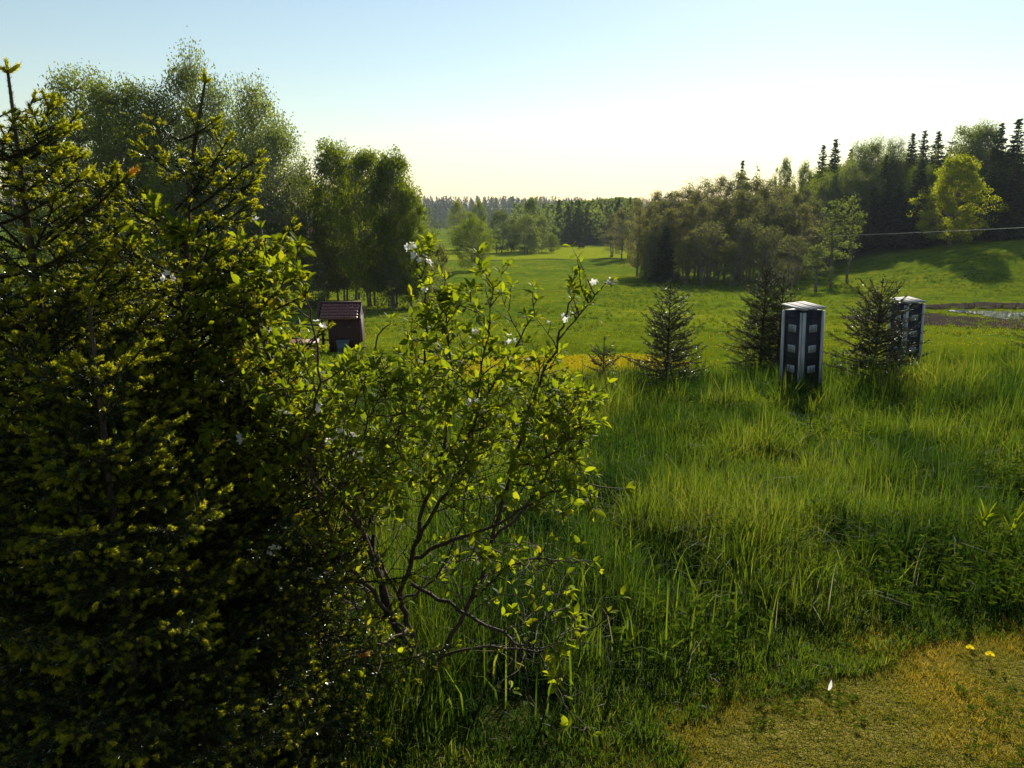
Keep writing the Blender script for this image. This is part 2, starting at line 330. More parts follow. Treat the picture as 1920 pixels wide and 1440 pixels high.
for (y0, y1, n, wd, seg) in ((1.6, 4.2, 115000, .0042, 3), (4.2, 7, 100000, .0060, 3), (7, 10.5, 100000, .0095, 2), (10.5, 16.5, 130000, .015, 2)):
    nt_ = n//28; cx, cy = scatter(nt_, y0, y1); ci = rng.integers(0, nt_, int(n*.62)); a_ = rng.random(len(ci))*6.283; rr_ = np.abs(rng.normal(0, .045, len(ci)))*(1+y0*.06)
    x, y = scatter(n-len(ci), y0, y1); tt = np.concatenate([np.full(len(x), .5), rng.random(nt_)[ci]]); az_ = np.concatenate([rng.random(len(x))*6.283, a_+rng.normal(0, .5, len(a_))]); th_ = np.concatenate([np.full(len(x), .8), .75+.55*rng.random(nt_)[ci]])
    x = np.concatenate([x, cx[ci]+rr_*np.cos(a_)]); y = np.concatenate([y, cy[ci]+rr_*np.sin(a_)])
    e = lawn_edge(x, y); keep = e < 0; x, y, e, tt, az_, th_ = x[keep], y[keep], e[keep], tt[keep], az_[keep], th_[keep]
    patch = fbm(x*.8, y*.8, 3)
    h = .40*th_*(.55+.9*patch)*(.55+.65*rng.random(len(x)))*(.20+.80*ss((-e-.05)/1.5))
    h *= 1+.35*ss((y-8.5)/2.5)
    h *= 1-ss((y-13.6-.12*x-1.5*(vnoise(x, y*.3)-.5))/1.8)*.9
    dens = fbm(x*1.9+30, y*1.9+7, 2); keep = (dens > .14+.2*rng.random(len(x))) & (h > .025)
    h = h*(.65+.5*ss((dens-.3)*3))
    r = np.clip(1.25*(fbm(x*.8+70, y*.8+20, 3)-.5)+.46-.5*ss((fbm(x*2.1+7, y*1.3+5, 2)-.55)*6)+.45*(rng.random(len(x))-.5)+.55*(tt-.5), 0, .9)
    blades(mb, x[keep], y[keep], h[keep], wd*1.25*(.6+.8*rng.random(keep.sum())), seg, .55, r[keep], az=az_[keep])
# broad, arching blades that catch the sun
x, y = scatter(15000, 3.0, 14); e = lawn_edge(x, y); k = (e < -.5) & (fbm(x*.7+5, y*.7+90, 2) > .40+.15*rng.random(len(x))); x, y = x[k], y[k]
blades(mb, x, y, .26+.22*rng.random(len(x)), .008+.007*rng.random(len(x)), 3, .55, .45+.45*rng.random(len(x)), curl=1.3)
tag(mb.obj('tall_grass', M['grass']), 'tall green grass with arching blades covering the slope', kind='stuff', cat='grass')
mb = MB(); x, y = scatter(900, 3.2, 13); k = lawn_edge(x, y) < -.3; x, y = x[k], y[k]
blades(mb, x, y, .25+.22*rng.random(len(x)), .004+.004*rng.random(len(x)), 3, .8, rng.random(len(x)), curl=1.6)  # sparse bent blades, their pale colour stands in for sun highlights on grass
tag(mb.obj('sun_glint_blades', M['straw_and_glint']), 'scattered arching blades coloured pale as sun glints in the tall grass', kind='stuff', cat='grass')
# seed-head stems
mb = MB(); x, y = scatter(900, 4, 14); k = (lawn_edge(x, y) < -.8) & (fbm(x*.6+15, y*.6+9, 2) > .5); x, y = x[k], y[k]; z = T(x, y); N = len(x)
P0 = np.stack([x, y, z], 1); hh = .45+.25*rng.random(N); tl = rng.normal(0, .09, (N, 2))
P1 = P0+np.stack([tl[:, 0], tl[:, 1], hh], 1); d = unit(P1-P0+np.stack([tl[:, 0], tl[:, 1], -.03+0*hh], 1)); P2 = P1+d*.06
mb.prisms(P0, P1, .0014, .001, 3); mb.prisms(P1, P1+d*.03, .002, .0042, 4); mb.prisms(P1+d*.03, P2, .0042, .001, 4)
tag(mb.obj('grass_seed_heads', M['needle_mid']), 'dark meadow foxtail seed heads standing above the grass', kind='stuff', cat='grass')
# meadow tufts down the slope
mb = MB()
for (y0, y1, n, wd, h0) in ((13, 24, 60000, .016, .16), (24, 45, 70000, .035, .15), (45, 100, 60000, .08, .16)):
    x, y = scatter(n, y0, y1); pt = fbm(x/3+8, y/3+8, 3); k = rng.random(len(x)) < ss((pt-.25)*3); x, y, pt = x[k], y[k], pt[k]
    r = np.clip(.7*fbm(x/7+1, y/7+4, 3)+.4*rng.random(len(x)), 0, 1)
    blades(mb, x, y, h0*(.35+pt)*(.5+.8*rng.random(len(x))), wd, 1, .5, r)
for (y0, y1, n, hh_, wd) in ((16, 40, 5200, .20, .022), (40, 110, 5200, .30, .06)):
    cx, cy = scatter(n, y0, y1); k = fbm(cx/5+3, cy/5+31, 3) > .44; cx, cy = cx[k], cy[k]; ci = np.repeat(np.arange(len(cx)), 14); a_ = rng.random(len(ci))*6.283; q_ = hh_*.5
    x = cx[ci]+np.cos(a_)*q_*rng.random(len(ci)); y = cy[ci]+np.sin(a_)*q_*rng.random(len(ci)); tone = (rng.random(len(cx))**1.5)[ci]
    blades(mb, x, y, hh_*(.5+.6*rng.random(len(ci))), wd, 1, .5, np.clip(tone*.8+.2*rng.random(len(ci))-.1, 0, 1), az=a_)
tag(mb.obj('meadow_grass', M['grass_meadow']), 'short yellowish green meadow grass beyond the tall grass', kind='stuff', cat='grass')
# lawn
mb = MB(); n = 330000; x = rng.uniform(-.4, 3.9, n); y = rng.uniform(1.5, 4.9, n); le = lawn_edge(x, y); k = (le > -.5) & (rng.random(n) < .12+ss((le+.5)/.6)) & (np.abs(x) < y*.85+.2); x, y = x[k], y[k]
pt = fbm(x*2.4, y*2.4, 3); tone = ss((pt-.42)*4)
blades(mb, x, y, (.014+.026*rng.random(len(x)))*(.5+1.0*pt), .0040, 1, .9, np.clip(.05+.62*tone*rng.random(len(x))+.38*rng.random(len(x)), 0, 1))
tag(mb.obj('lawn_grass', M['grass_lawn']), 'short dry yellow brown lawn grass in the bottom right corner', kind='stuff', cat='grass')
# broad-leaved weeds among the grass
def leafset(mb, base, d, nrm, L, W, rnd, fold=.18, curl=.25):
    """N leaves: base point, direction, upper normal, length, width"""
    N = len(base); s = unit(np.cross(d, nrm)); nn = unit(np.cross(s, d)); L = L[:, None]; W = W[:, None]
    V = [base]
    prof = [(.22, .72), (.5, 1.0), (.78, .62)]
    for t, wv in prof:
        c = base+d*L*t-nn*L*curl*t*t
        V += [c-s*W*wv/2+nn*W*fold*wv, c, c+s*W*wv/2+nn*W*fold*wv]
    V.append(base+d*L-nn*L*curl)
    V = np.stack(V, 1)
    tr = np.array([[0, 2, 1], [0, 3, 2], [7, 8, 10], [8, 9, 10]]); q = np.array([[1, 2, 5, 4], [2, 3, 6, 5], [4, 5, 8, 7], [5, 6, 9, 8]])
    b = (np.arange(N)*11)[:, None, None]
    mb.add(V, (q[None]+b).reshape(-1, 4), (tr[None]+b).reshape(-1, 3), rnd=np.repeat(rnd, 11))
mb = MB(); n = 1500; x = rng.uniform(.2, 3.6, n); y = rng.uniform(1.9, 4.6, n); k = (lawn_edge(x, y) > -.25) & (fbm(x*2.2+4, y*2.2+8, 3) > .48); x, y = x[k], y[k]; base, dr = [], []
for i in range(len(x)):
    for q in range(5):
        a = rng.random()*6.28; base.append((x[i], y[i], float(T(x[i], y[i]))+.008+.012*rng.random())); dr.append((math.cos(a), math.sin(a), .15+.4*rng.random()))
base = np.array(base); dr = unit(np.array(dr)); leafset(mb, base, dr, np.tile([0, 0, 1.], (len(dr), 1)), .016+.020*rng.random(len(dr)), .008+.008*rng.random(len(dr)), rng.random(len(dr)))
tag(mb.obj('lawn_weeds', M['weed']), 'small clover like leaves dotted over the short lawn', kind='stuff', cat='weeds')
mb = MB(); x, y = scatter(9000, 3.0, 13.5); k = (lawn_edge(x, y) < -.3) & (fbm(x*1.1+44, y*1.1+3, 2) > .55); x, y = x[k], y[k]
hh = .12+.28*rng.random(len(x)); base, dr, rn = [], [], []
for i in range(len(x)):
    m_ = 7
    for q in range(m_):
        a = rng.random()*6.28; t = .4+.6*q/m_
        base.append((x[i]+.02*math.cos(a), y[i]+.02*math.sin(a), float(T(x[i], y[i]))+hh[i]*t)); dr.append((math.cos(a), math.sin(a), .35+.4*rng.random())); rn.append(rng.random())
base = np.array(base); dr = unit(np.array(dr)); up = np.tile([0, 0, 1.], (len(dr), 1))
leafset(mb, base, dr, up, .045+.035*rng.random(len(dr)), .020+.012*rng.random(len(dr)), np.array(rn))
tag(mb.obj('leafy_weeds', M['weed']), 'low broad leaved weeds growing among the tall grass', kind='stuff', cat='weeds')
# dandelion carpet beyond the tall grass
mb = MB(); n = 16000; x = rng.uniform(-3.5, 5.6, n); y = rng.uniform(17.8, 27.5, n)
dn = fbm(x*.7+4, y*.35+2, 3); k = dn > .20+.35*(1-ss((x+3)/4))+.45*ss((y-25.5)/2)+.5*ss((x-3.4-(y-18)*.05)/1.4)+.25*rng.random(n); x, y = x[k], y[k]
x2, y2 = scatter(9000, 16, 60); k = fbm(x2/6+9, y2/6+2, 3) > .46+.12*rng.random(len(x2)); x, y = np.concatenate([x, x2[k]]), np.concatenate([y, y2[k]]); z = T(x, y)+.11+.10*rng.random(len(x))
r0 = .022+.010*rng.random(len(x)); th = np.arange(6)*math.pi/3
V = np.stack([np.stack([x+r0*math.cos(a), y+r0*math.sin(a), z+r0*.3], -1) for a in th]+[np.stack([x, y, z+r0*.9], -1), np.stack([x, y, z-r0*.5], -1)], 1)
tr = np.array([[j, (j+1) % 6, 6] for j in range(6)]+[[(j+1) % 6, j, 7] for j in range(6)])
mb.add(V, None, (tr[None]+(np.arange(len(x))*8)[:, None, None]).reshape(-1, 3), rnd=np.repeat(rng.random(len(x)), 8))
tag(mb.obj('dandelion_carpet', M['yellow']), 'carpet of yellow dandelions flowering beyond the tall grass', kind='stuff', cat='flowers')

# ------------------------------------------------------------------ spruces with real twigs, needles and fresh shoots
def spruce(name, loc, H, Rm, label, cat='spruce', group=None, seed=1, lean=(0, 0), step=.30, dens=1.0, needle=(.016, .0016, 3.0), shoots=1.0, tri=True, tspace=.045, nb=(5, 7), mats=('needle', 'shoot'), bot=.02, shootsz=1.0, power=.8, topang=58, rz=0, leader=.30, extra=1.0, thick=1.0, nm_=56, lpow=1.5, boughs=(), thin=0.0):
    rg = np.random.default_rng(seed); root = thing(name, loc, label, cat, group, rz)
    segA, segB, segr = [], [], []; tw = []; tips = []     # tw: (start, end, needle density)
    def axis(t): return np.array([lean[0]*t**lpow, lean[1]*t**lpow, H*t])
    tp = [axis(t) for t in np.linspace(0, 1, 14)]
    tr = MB(); tr.tube(tp, np.interp(np.linspace(0, 1, 14), [0, 1], [.014*H+.004, .004]), 7); tr.obj('trunk', M['bark'], root, True)
    tw.append((axis(1-leader/H), axis(1), 1.2, .0045)); tips.append((axis(1), np.array([0, 0, 1.]), 1.7)); 
    for q in range(3):
        a = q*2.1+rg.random(); tips.append((axis(1)-[0, 0, .01], unit(np.array([math.cos(a), math.sin(a), .9])), 1.5))
    s = leader; whorl = []
    while s < H*(1-bot):
        whorl.append((s, True)); 
        for q in range(2): whorl.append((s+step*(.3+.35*q), False))
        s += step*(.85+.3*rg.random())
    def dress(pts, L, f, m_=6):
        if True:
            for q in range(m_):
                tw.append((pts[q], pts[q+1], 1.1 if q/m_ > .2 or f < .3 else .6, .002+.006*(1-q/m_)*min(1, L)))
            dend = unit(pts[-1]-pts[-2]); tips.append((pts[-1], dend, 1.3))
            side = np.cross(dend, [0, 0, 1.]); side = unit(side)
            for sg in (-1, 1):
                if rg.random() < .8: tips.append((pts[-1]-dend*.01, unit(dend+side*sg*.9+[0, 0, .1]), .95))
            # side twigs
            t = .16 if f > .3 else .3; sgn = 1
            while t < .97:
                k = t*m_; i0 = min(int(k), m_-1); o = pts[i0]+(pts[i0+1]-pts[i0])*(k-i0); dd_ = unit(pts[i0+1]-pts[i0])
                sgn = -sgn; sd_ = unit(np.cross(dd_, [0, 0, 1.])); ang = R(52+rg.normal(0, 9))
                d2 = unit(dd_*math.cos(ang)+sd_*sgn*math.sin(ang)+np.array([0, 0, rg.normal(.08, .42)]))
                L2 = min(.42*L*(1-t)*(.7+.5*rg.random())+.035, .40)
                e = o+d2*L2+np.array([0, 0, -.06*L2]); tw.append((o, e, 1.0, .0018)); tips.append((e, d2, 1.0))
                if L2 > .06:
                    for sg in (-1, 1):
                        if rg.random() < .85*shoots: tips.append((e-d2*.012, unit(d2+unit(np.cross(d2, [0, 0, 1.]))*sg*.9), .85))
                u = .28; s2 = 1
                while u < .92 and L2 > .07:
                    s2 = -s2; o3 = o+(e-o)*u; sd3 = unit(np.cross(d2, [0, 0, 1.])); d3 = unit(d2*.65+sd3*s2*.75+np.array([0, 0, rg.normal(.02, .45)]))
                    L3 = L2*.42*(1-u)+.028; e3 = o3+d3*L3; tw.append((o3, e3, 1.0, .0014)); tips.append((e3, d3, .8))
                    u += tspace/L2*(.8+.5*rg.random())
                t += tspace/L*(.8+.4*rg.random())/dens
    for bp in boughs:
        bp = np.array(bp); tt_ = np.linspace(0, 1, 7)[:, None]; mid_ = (bp[0]+bp[1])/2+np.array([0, 0, -.08*np.linalg.norm(bp[1]-bp[0])])
        dress(bp[0]*(1-tt_)**2+2*mid_*tt_*(1-tt_)+bp[1]*tt_**2, float(np.linalg.norm(bp[1]-bp[0])), .2)
    for s, main in whorl:
        if s > H*(1-bot): continue
        f = s/H; n_ = int((rg.integers(nb[0], nb[1]+1) if main else 3)*(extra if f > .3 else 1)); a0 = rg.random()*6.28
        for b in range(n_):
            if f < .30 and rg.random() < thin: continue
            az = a0+b*2*math.pi/n_+rg.normal(0, .2); L = (Rm*f**power*(.75+.4*rg.random())+.09)*(1 if main else .72)
            L = min(L, Rm*1.05)
            el = R(np.interp(f, [0, .2, .5, 1], [topang, topang*.75, 28, 6])+rg.normal(0, 6))
            hd = np.array([math.cos(az), math.sin(az), 0]); p = axis(1-f); pts = [p]; m_ = 6
            for q in range(m_):
                e2 = el-R(8)*math.sin(q/m_*3.14)*1.2+R(14)*(q/m_)**2+rg.normal(0, .05); hd2 = unit(hd+rg.normal(0, .05, 3)*[1, 1, 0])
                p = p+(hd2*math.cos(e2)+np.array([0, 0, math.sin(e2)]))*L/m_; pts.append(p)
            dress(np.array(pts), L, f, m_)
    A_ = np.array([t[0] for t in tw]); B_ = np.array([t[1] for t in tw]); dn_ = np.array([t[2] for t in tw]); ra = np.array([t[3] for t in tw])
    bm_ = MB(); bm_.prisms(A_, B_, ra*thick, ra*.7*thick, 4); bm_.obj('branch_frame', M['spruce_twig'], root)
    ln = np.linalg.norm(B_-A_, axis=1); cnt = np.maximum(2, (ln*100*needle[2]*dn_).astype(int)); idx = np.repeat(np.arange(len(A_)), cnt); N = len(idx)
    t = rg.random(N)[:, None]; d = unit(B_-A_)[idx]; u, v = frame(d); ph = rg.random(N)*2*math.pi
    pr = u*np.cos(ph)[:, None]+v*np.sin(ph)[:, None]; pr[:, 2] += .12; pr = unit(pr)
    base = A_[idx]*(1-t)+B_[idx]*t; nd = unit(d*.75+pr*.8); nl = (needle[0]*(.75+.4*rg.random(N)))[:, None]
    sd_ = unit(np.cross(nd, rg.normal(0, 1, (N, 3))))*needle[1]/2
    V = np.stack([base-sd_, base+sd_, base+nd*nl], 1); tt = np.arange(N*3).reshape(-1, 3)
    nm = MB(); nm.add(V, None, tt, rnd=np.repeat(np.clip(rg.random(N), 0, 1), 3)); nm.obj('needle_foliage', M[mats[0]], root)
    if shoots > 0:
        tips = [q for q in tips if (rg.random() < shoots or q[2] > 1.15) and rg.random() < np.interp(q[0][2]/H, [.25, .70], [.38, 1.0])]
        Pp = np.array([q[0] for q in tips]); D = np.array([q[1] for q in tips]); S = np.array([q[2] for q in tips])*shootsz*(.55+.75*rg.random(len(tips)))
        D = unit(D+[0, 0, -.12]); col = np.clip(rg.random(len(tips))*.8+np.where(S > 1.38, .18, 0), 0, 1)
        sm = MB(); n_ = len(Pp); u, v = frame(D); k = 6; th = np.arange(k)*2*math.pi/k
        rings = []
        for (tt_, rd) in ((0, .0024), (.007, .0040), (.017, .0042), (.026, .0028)):
            rings.append(Pp[:, None]+(D*(tt_)*S[:, None])[:, None]+(u[:, None]*np.cos(th)[None, :, None]+v[:, None]*np.sin(th)[None, :, None])*(rd*S)[:, None, None])
        V = np.concatenate(rings+[(Pp+D*(.031*S)[:, None])[:, None]], 1)
        q = [[i*k+j, i*k+(j+1) % k, (i+1)*k+(j+1) % k, (i+1)*k+j] for i in range(3) for j in range(k)]
        tr_ = [[3*k+j, 3*k+(j+1) % k, 4*k] for j in range(k)]
        bb = (np.arange(n_)*25)[:, None, None]
        sm.add(V, (np.array(q)[None]+bb).reshape(-1, 4), (np.array(tr_)[None]+bb).reshape(-1, 3), rnd=np.repeat(col, 25))
        m_ = nm_; idx = np.repeat(np.arange(n_), m_); N = len(idx); t = rg.random(N)*.030; ph = rg.random(N)*6.283
        pr = u[idx]*np.cos(ph)[:, None]+v[idx]*np.sin(ph)[:, None]; base = Pp[idx]+D[idx]*(t*S[idx])[:, None]+pr*.0025
        nd = unit(D[idx]*.9+pr*.9); nl = (.0115*S[idx]*(.7+.5*rg.random(N)))[:, None]; sd_ = unit(np.cross(nd, rg.normal(0, 1, (N, 3))))*.0013
        V = np.stack([base-sd_, base+sd_, base+nd*nl], 1)
        sm.add(V, None, np.arange(N*3).reshape(-1, 3), rnd=np.repeat(np.clip(col[idx]+rg.normal(0, .08, N), 0, 1), 3)); sm.obj('fresh_growth', M[mats[1]], root)
    return root
def at_tip(px, py, Y):                            # ground foot and height of a tree whose tip is seen at the pixel
    p = ipx(px, py, Y); z = float(T(p[0], p[1])); return (p[0], p[1], z-.02), p[2]-z+.02
import time; t0 = time.time()
NK = dict(extra=1.45, nb=(6, 8), thick=1.35, needle=(.018, .0021, 7.5), shootsz=.90, step=.25, dens=1.2, tspace=.040, topang=50)
def mkb(loc, rz, lst):
    out = []
    for (x0, y0, Y0, x1, y1, Y1) in lst:
        a, b_ = ipx(x0, y0, Y0)-np.array(loc), ipx(x1, y1, Y1)-np.array(loc); out.append((a, b_))
    return out
loc, H = at_tip(385, 150, 2.95); loc = (loc[0]-.17, loc[1], loc[2])
spruce('young_spruce', loc, H, 1.0, 'tall young spruce with pale fresh shoots, its leader rising just behind the leafy shrub', seed=3, lean=(.17, 0), lpow=5, rz=0, thin=.55,
    boughs=mkb(loc, 0, [(340, 262, 2.95, 403, 225, 2.85), (340, 265, 2.95, 277, 222, 3.0), (320, 322, 2.95, 270, 276, 2.8), (330, 393, 2.95, 427, 262, 2.8), (350, 400, 2.95, 488, 288, 2.9), (120, 465, 2.75, 213, 312, 2.65), (310, 340, 2.95, 380, 300, 2.75), (315, 440, 2.95, 230, 330, 2.8), (310, 470, 2.95, 470, 380, 2.8), (290, 520, 2.9, 150, 420, 2.75), (330, 560, 2.9, 540, 470, 2.9), (310, 640, 2.9, 560, 560, 2.85)]), **NK)
loc, H = at_tip(14, 130, 2.55)
spruce('young_spruce', loc, H, .95, 'tall young spruce at the left edge of the photo, cut off by the frame', seed=8, rz=0, thin=.15,
    boughs=mkb(loc, 0, [(40, 235, 2.5, 62, 184, 2.45), (0, 300, 2.55, 113, 240, 2.45), (5, 350, 2.55, 120, 290, 2.4), (0, 420, 2.55, 150, 330, 2.4), (0, 520, 2.55, 170, 450, 2.35)]), **NK)
loc, H = at_tip(165, 560, 2.25)
spruce('young_spruce', loc, H, .62, 'lower young spruce in front of the two tall ones, in deep shade', seed=21, rz=2.1, **NK)
loc, H = at_tip(178, 335, 3.2)
spruce('young_spruce', loc, H, .85, 'young spruce standing between and behind the two tall ones', seed=52, rz=.3, **NK)
loc, H = at_tip(470, 640, 3.15)
spruce('young_spruce', loc, H, .62, 'low young spruce tangled in the left side of the leafy shrub', seed=33, rz=.9, **NK)
mk = dict(mats=('needle_mid', 'needle_mid'), needle=(.026, .0060, 3.0), shoots=.45, tspace=.07, step=.20, bot=.03, shootsz=1.3, thick=1.8, extra=1.3)
G_ = 'young spruces standing in the tall grass'
for (px, py, Y, Rm, lab, sd, kw) in (
    (1258, 528, 13.2, .86, 'young spruce with a bare forked crown, left of the nearer tower box', 41, dict(leader=.22, topang=50, power=.7, step=.20, thin=.3)),
    (1440, 487, 16.3, .98, 'tallest young spruce in the grass, just behind the nearer tower box', 42, dict(power=.6)),
    (1470, 520, 15.6, .70, 'slim young spruce rubbing against the back of the nearer tower box', 43, dict(power=.6)),
    (1655, 530, 12.6, .90, 'bushy young spruce hiding most of the farther tower box', 44, dict(power=.55, step=.18)),
    (1133, 636, 13.4, .55, 'smallest spruce sapling, thin and sparse, beside the yellow dandelion carpet', 45, dict(power=.8, dens=.7)),
    (1975, 520, 15.6, .62, 'young spruce with only its branch tips reaching into the right edge of the photo', 46, dict(power=.6))):
    loc, H = at_tip(px, py, Y); spruce('young_spruce', loc, H, Rm, lab, 'spruce', G_, seed=sd, **{**mk, **kw})
print('spruces', time.time()-t0)

# ------------------------------------------------------------------ the leafy shrub
rg = np.random.default_rng(77)
root0 = gnd(792, 1296)
shrub = thing('fruit_shrub', root0, 'straggly fruit shrub with yellow green leaves and white blossoms, centre front', 'shrub')
O = np.array(root0)
def pp(px, py, Y): return ipx(px, py, Y)-O
stems = [  # (px, py, depth) polylines, start radius
 ([(800, 1290, 3.24), (770, 1215, 3.24), (729, 1144, 3.22), (692, 1020, 3.15), (640, 940, 3.08), (595, 890, 3.02), (547, 789, 2.95), (525, 700, 2.9), (470, 600, 2.85), (400, 510, 2.8), (350, 430, 2.78)], .017),
 ([(805, 1285, 3.26), (775, 1200, 3.3), (751, 1126, 3.3), (769, 1055, 3.3), (804, 922, 3.35), (835, 820, 3.35), (845, 700, 3.35), (838, 610, 3.33), (832, 555, 3.3)], .016),
 ([(729, 1144, 3.22), (705, 1050, 3.35), (700, 960, 3.45), (735, 840, 3.5), (790, 700, 3.45), (800, 600, 3.4), (782, 470, 3.35)], .013),
 ([(795, 1290, 3.2), (826, 1233, 3.2), (884, 1122, 3.25), (925, 1010, 3.3), (960, 880, 3.3), (1000, 745, 3.28), (1045, 640, 3.25), (1066, 570, 3.22), (1078, 515, 3.2)], .013),
 ([(773, 1095, 3.3), (862, 1144, 3.1), (951, 1197, 2.95), (1000, 1215, 2.9), (1050, 1212, 2.88)], .010),
 ([(777, 1046, 3.3), (850, 1015, 3.2), (928, 988, 3.1), (1010, 940, 3.05), (1062, 913, 3.0), (1172, 917, 2.95)], .010),
 ([(826, 1233, 3.2), (900, 1213, 3.15), (1008, 1219, 3.1), (1120, 1175, 3.05), (1165, 1120, 3.0)], .007),
 ([(740, 1160, 3.2), (690, 1100, 3.0), (635, 1037, 2.9), (600, 940, 2.82), (570, 840, 2.78), (600, 720, 2.75), (585, 600, 2.75), (555, 490, 2.75)], .011),
 ([(769, 1055, 3.3), (800, 980, 3.15), (860, 880, 3.05), (890, 780, 3.0), (905, 680, 3.0), (925, 545, 3.0)], .010),
 ([(925, 1010, 3.3), (1000, 930, 3.4), (1050, 830, 3.45), (1090, 760, 3.45), (1140, 720, 3.45)], .008),
 ([(804, 922, 3.35), (870, 800, 3.5), (940, 700, 3.55), (985, 620, 3.55), (1005, 565, 3.5)], .008),
 ([(692, 1020, 3.15), (660, 900, 3.3), (655, 800, 3.35), (690, 700, 3.4), (705, 640, 3.4), (732, 600, 3.4)], .008),
 ([(547, 789, 2.95), (520, 690, 3.0), (500, 600, 3.0), (505, 520, 3.0), (490, 430, 3.0)], .008),
 ([(595, 890, 3.02), (520, 850, 2.85), (440, 800, 2.75), (390, 700, 2.7)], .007),
 ([(960, 880, 3.3), (1040, 850, 3.2), (1090, 800, 3.15), (1125, 790, 3.12)], .007),
 ([(640, 940, 3.08), (560, 960, 2.9), (470, 975, 2.8), (360, 1025, 2.7)], .006),
 ([(763, 1180, 3.22), (700, 1215, 3.0), (640, 1225, 2.9)], .006),
 ([(1008, 1219, 3.1), (1050, 1300, 2.95), (1110, 1375, 2.8)], .004),
 ([(884, 1122, 3.25), (960, 1060, 3.1), (1020, 1050, 3.05), (1110, 1052, 3.0)], .006),
 ([(1045, 640, 3.25), (1085, 590, 3.25), (1120, 545, 3.22), (1140, 530, 3.2)], .004),
 ([(751, 1126, 3.3), (690, 1010, 3.5), (600, 930, 3.5), (560, 860, 3.45), (600, 740, 3.45), (640, 680, 3.45)], .008),
] + [([(692, 1020, 3.15), (640, 1050, 3.05), (575, 1035, 2.95), (520, 1075, 2.85)], .006), ([(595, 890, 3.02), (560, 820, 3.1), (520, 780, 3.1), (470, 720, 3.05)], .006), ([(640, 940, 3.08), (665, 850, 3.0), (700, 770, 2.95), (735, 715, 2.95)], .006), ([(729, 1144, 3.22), (670, 1090, 3.35), (610, 1000, 3.45), (560, 960, 3.5)], .007), ([(751, 1126, 3.3), (810, 1090, 3.4), (860, 1000, 3.45), (880, 900, 3.5), (930, 820, 3.5)], .007), ([(760, 1180, 3.25), (700, 1150, 3.1), (640, 1140, 3.0), (580, 1150, 2.9)], .006)]
def smooth(pts, m=5):
    pts = np.array(pts); n = len(pts); t = np.arange(n); tt = np.linspace(0, n-1, (n-1)*m+1); out = []
    P_ = np.vstack([2*pts[0]-pts[1], pts, 2*pts[-1]-pts[-2]])
    for u in tt:
        i = min(int(u), n-2); f = u-i; a, b, c_, d = P_[i], P_[i+1], P_[i+2], P_[i+3]
        out.append(.5*((2*b)+(c_-a)*f+(2*a-5*b+4*c_-d)*f*f+(3*b-a-3*c_+d)*f**3))
    return np.array(out)
LS = .84; wood = MB(); LB, LD, LN, LL = [], [], [], []; ends = []
def inside(p):                                    # natural outline of the bush, as a height/width limit
    q = p+O-np.array([0, 0, CAMZ]); ct, st_ = math.cos(R(PITCH)), math.sin(R(PITCH)); zc = q[1]*ct-q[2]*st_; yc = q[1]*st_+q[2]*ct
    px, py = 960+F*q[0]/zc, 720-F*yc/zc
    if px > 960 and py < 650 and rg.random() < .45: return False
    if px > 1152-30*math.sin(py*.05)**2-(25 if py > 600 else 0): return False
    return not ((576 < px < 768 and 470 < py < 672+18*math.sin(px*.13)) or (px > 1060 and 610 < py < 700) or (py < 440 and px > 400) or py < 380)
def rosette(p, d, n, L0):
    u, v = frame(d[None]); u, v = u[0], v[0]
    for q in range(n):
        a = q*2.4+rg.random(); sp = .35+.9*rg.random(); dd_ = unit(d+(u*math.cos(a)+v*math.sin(a))*sp+np.array([0, 0, .10]))
        LB.append(p+dd_*.006); LD.append(dd_); LN.append(unit(d*.8+np.array([0, 0, .6])+rg.normal(0, .25, 3))); LL.append(L0*LS*(.6+.6*rg.random()))
def twig(p, d, L, depth, leafp, zt):
    n_ = max(3, int(L/.038)); pts = [p]; sg = 1
    for q in range(n_):
        d = unit(d+rg.normal(0, .16, 3)+np.array([0, 0, .06])); p2_ = p+d*L/n_
        if not inside(p2_): leafp = 0; break
        p = p2_; pts.append(p)
        if rg.random() < leafp*.88:
            u, v = frame(d[None]); a = rg.random()*6.28; sd_ = unit(d*.6+u[0]*math.cos(a)+v[0]*math.sin(a))
            if rg.random() < .25: rosette(p+sd_*.012, sd_, rg.integers(2, 4), .042)
            else: LB.append(p); LD.append(sd_); LN.append(unit(np.array([0, 0, 1])+rg.normal(0, .35, 3))); LL.append(.05*LS*(.6+.7*rg.random()))
        if depth < 2 and rg.random() < (.55 if depth == 0 else .30) and q > 0:
            u, v = frame(d[None]); a = rg.random()*6.28; d2 = unit(d*.8+(u[0]*math.cos(a)+v[0]*math.sin(a))*.9)
            twig(p, d2, L*(.35+.35*rg.random()), depth+1, leafp, zt)
    if len(pts) < 2: return
    wood.tube(pts, np.linspace(.0032-.0008*depth, .0012, len(pts)), 4)
    if rg.random() < leafp+.1: rosette(p, d, rg.integers(3, 6), .058)
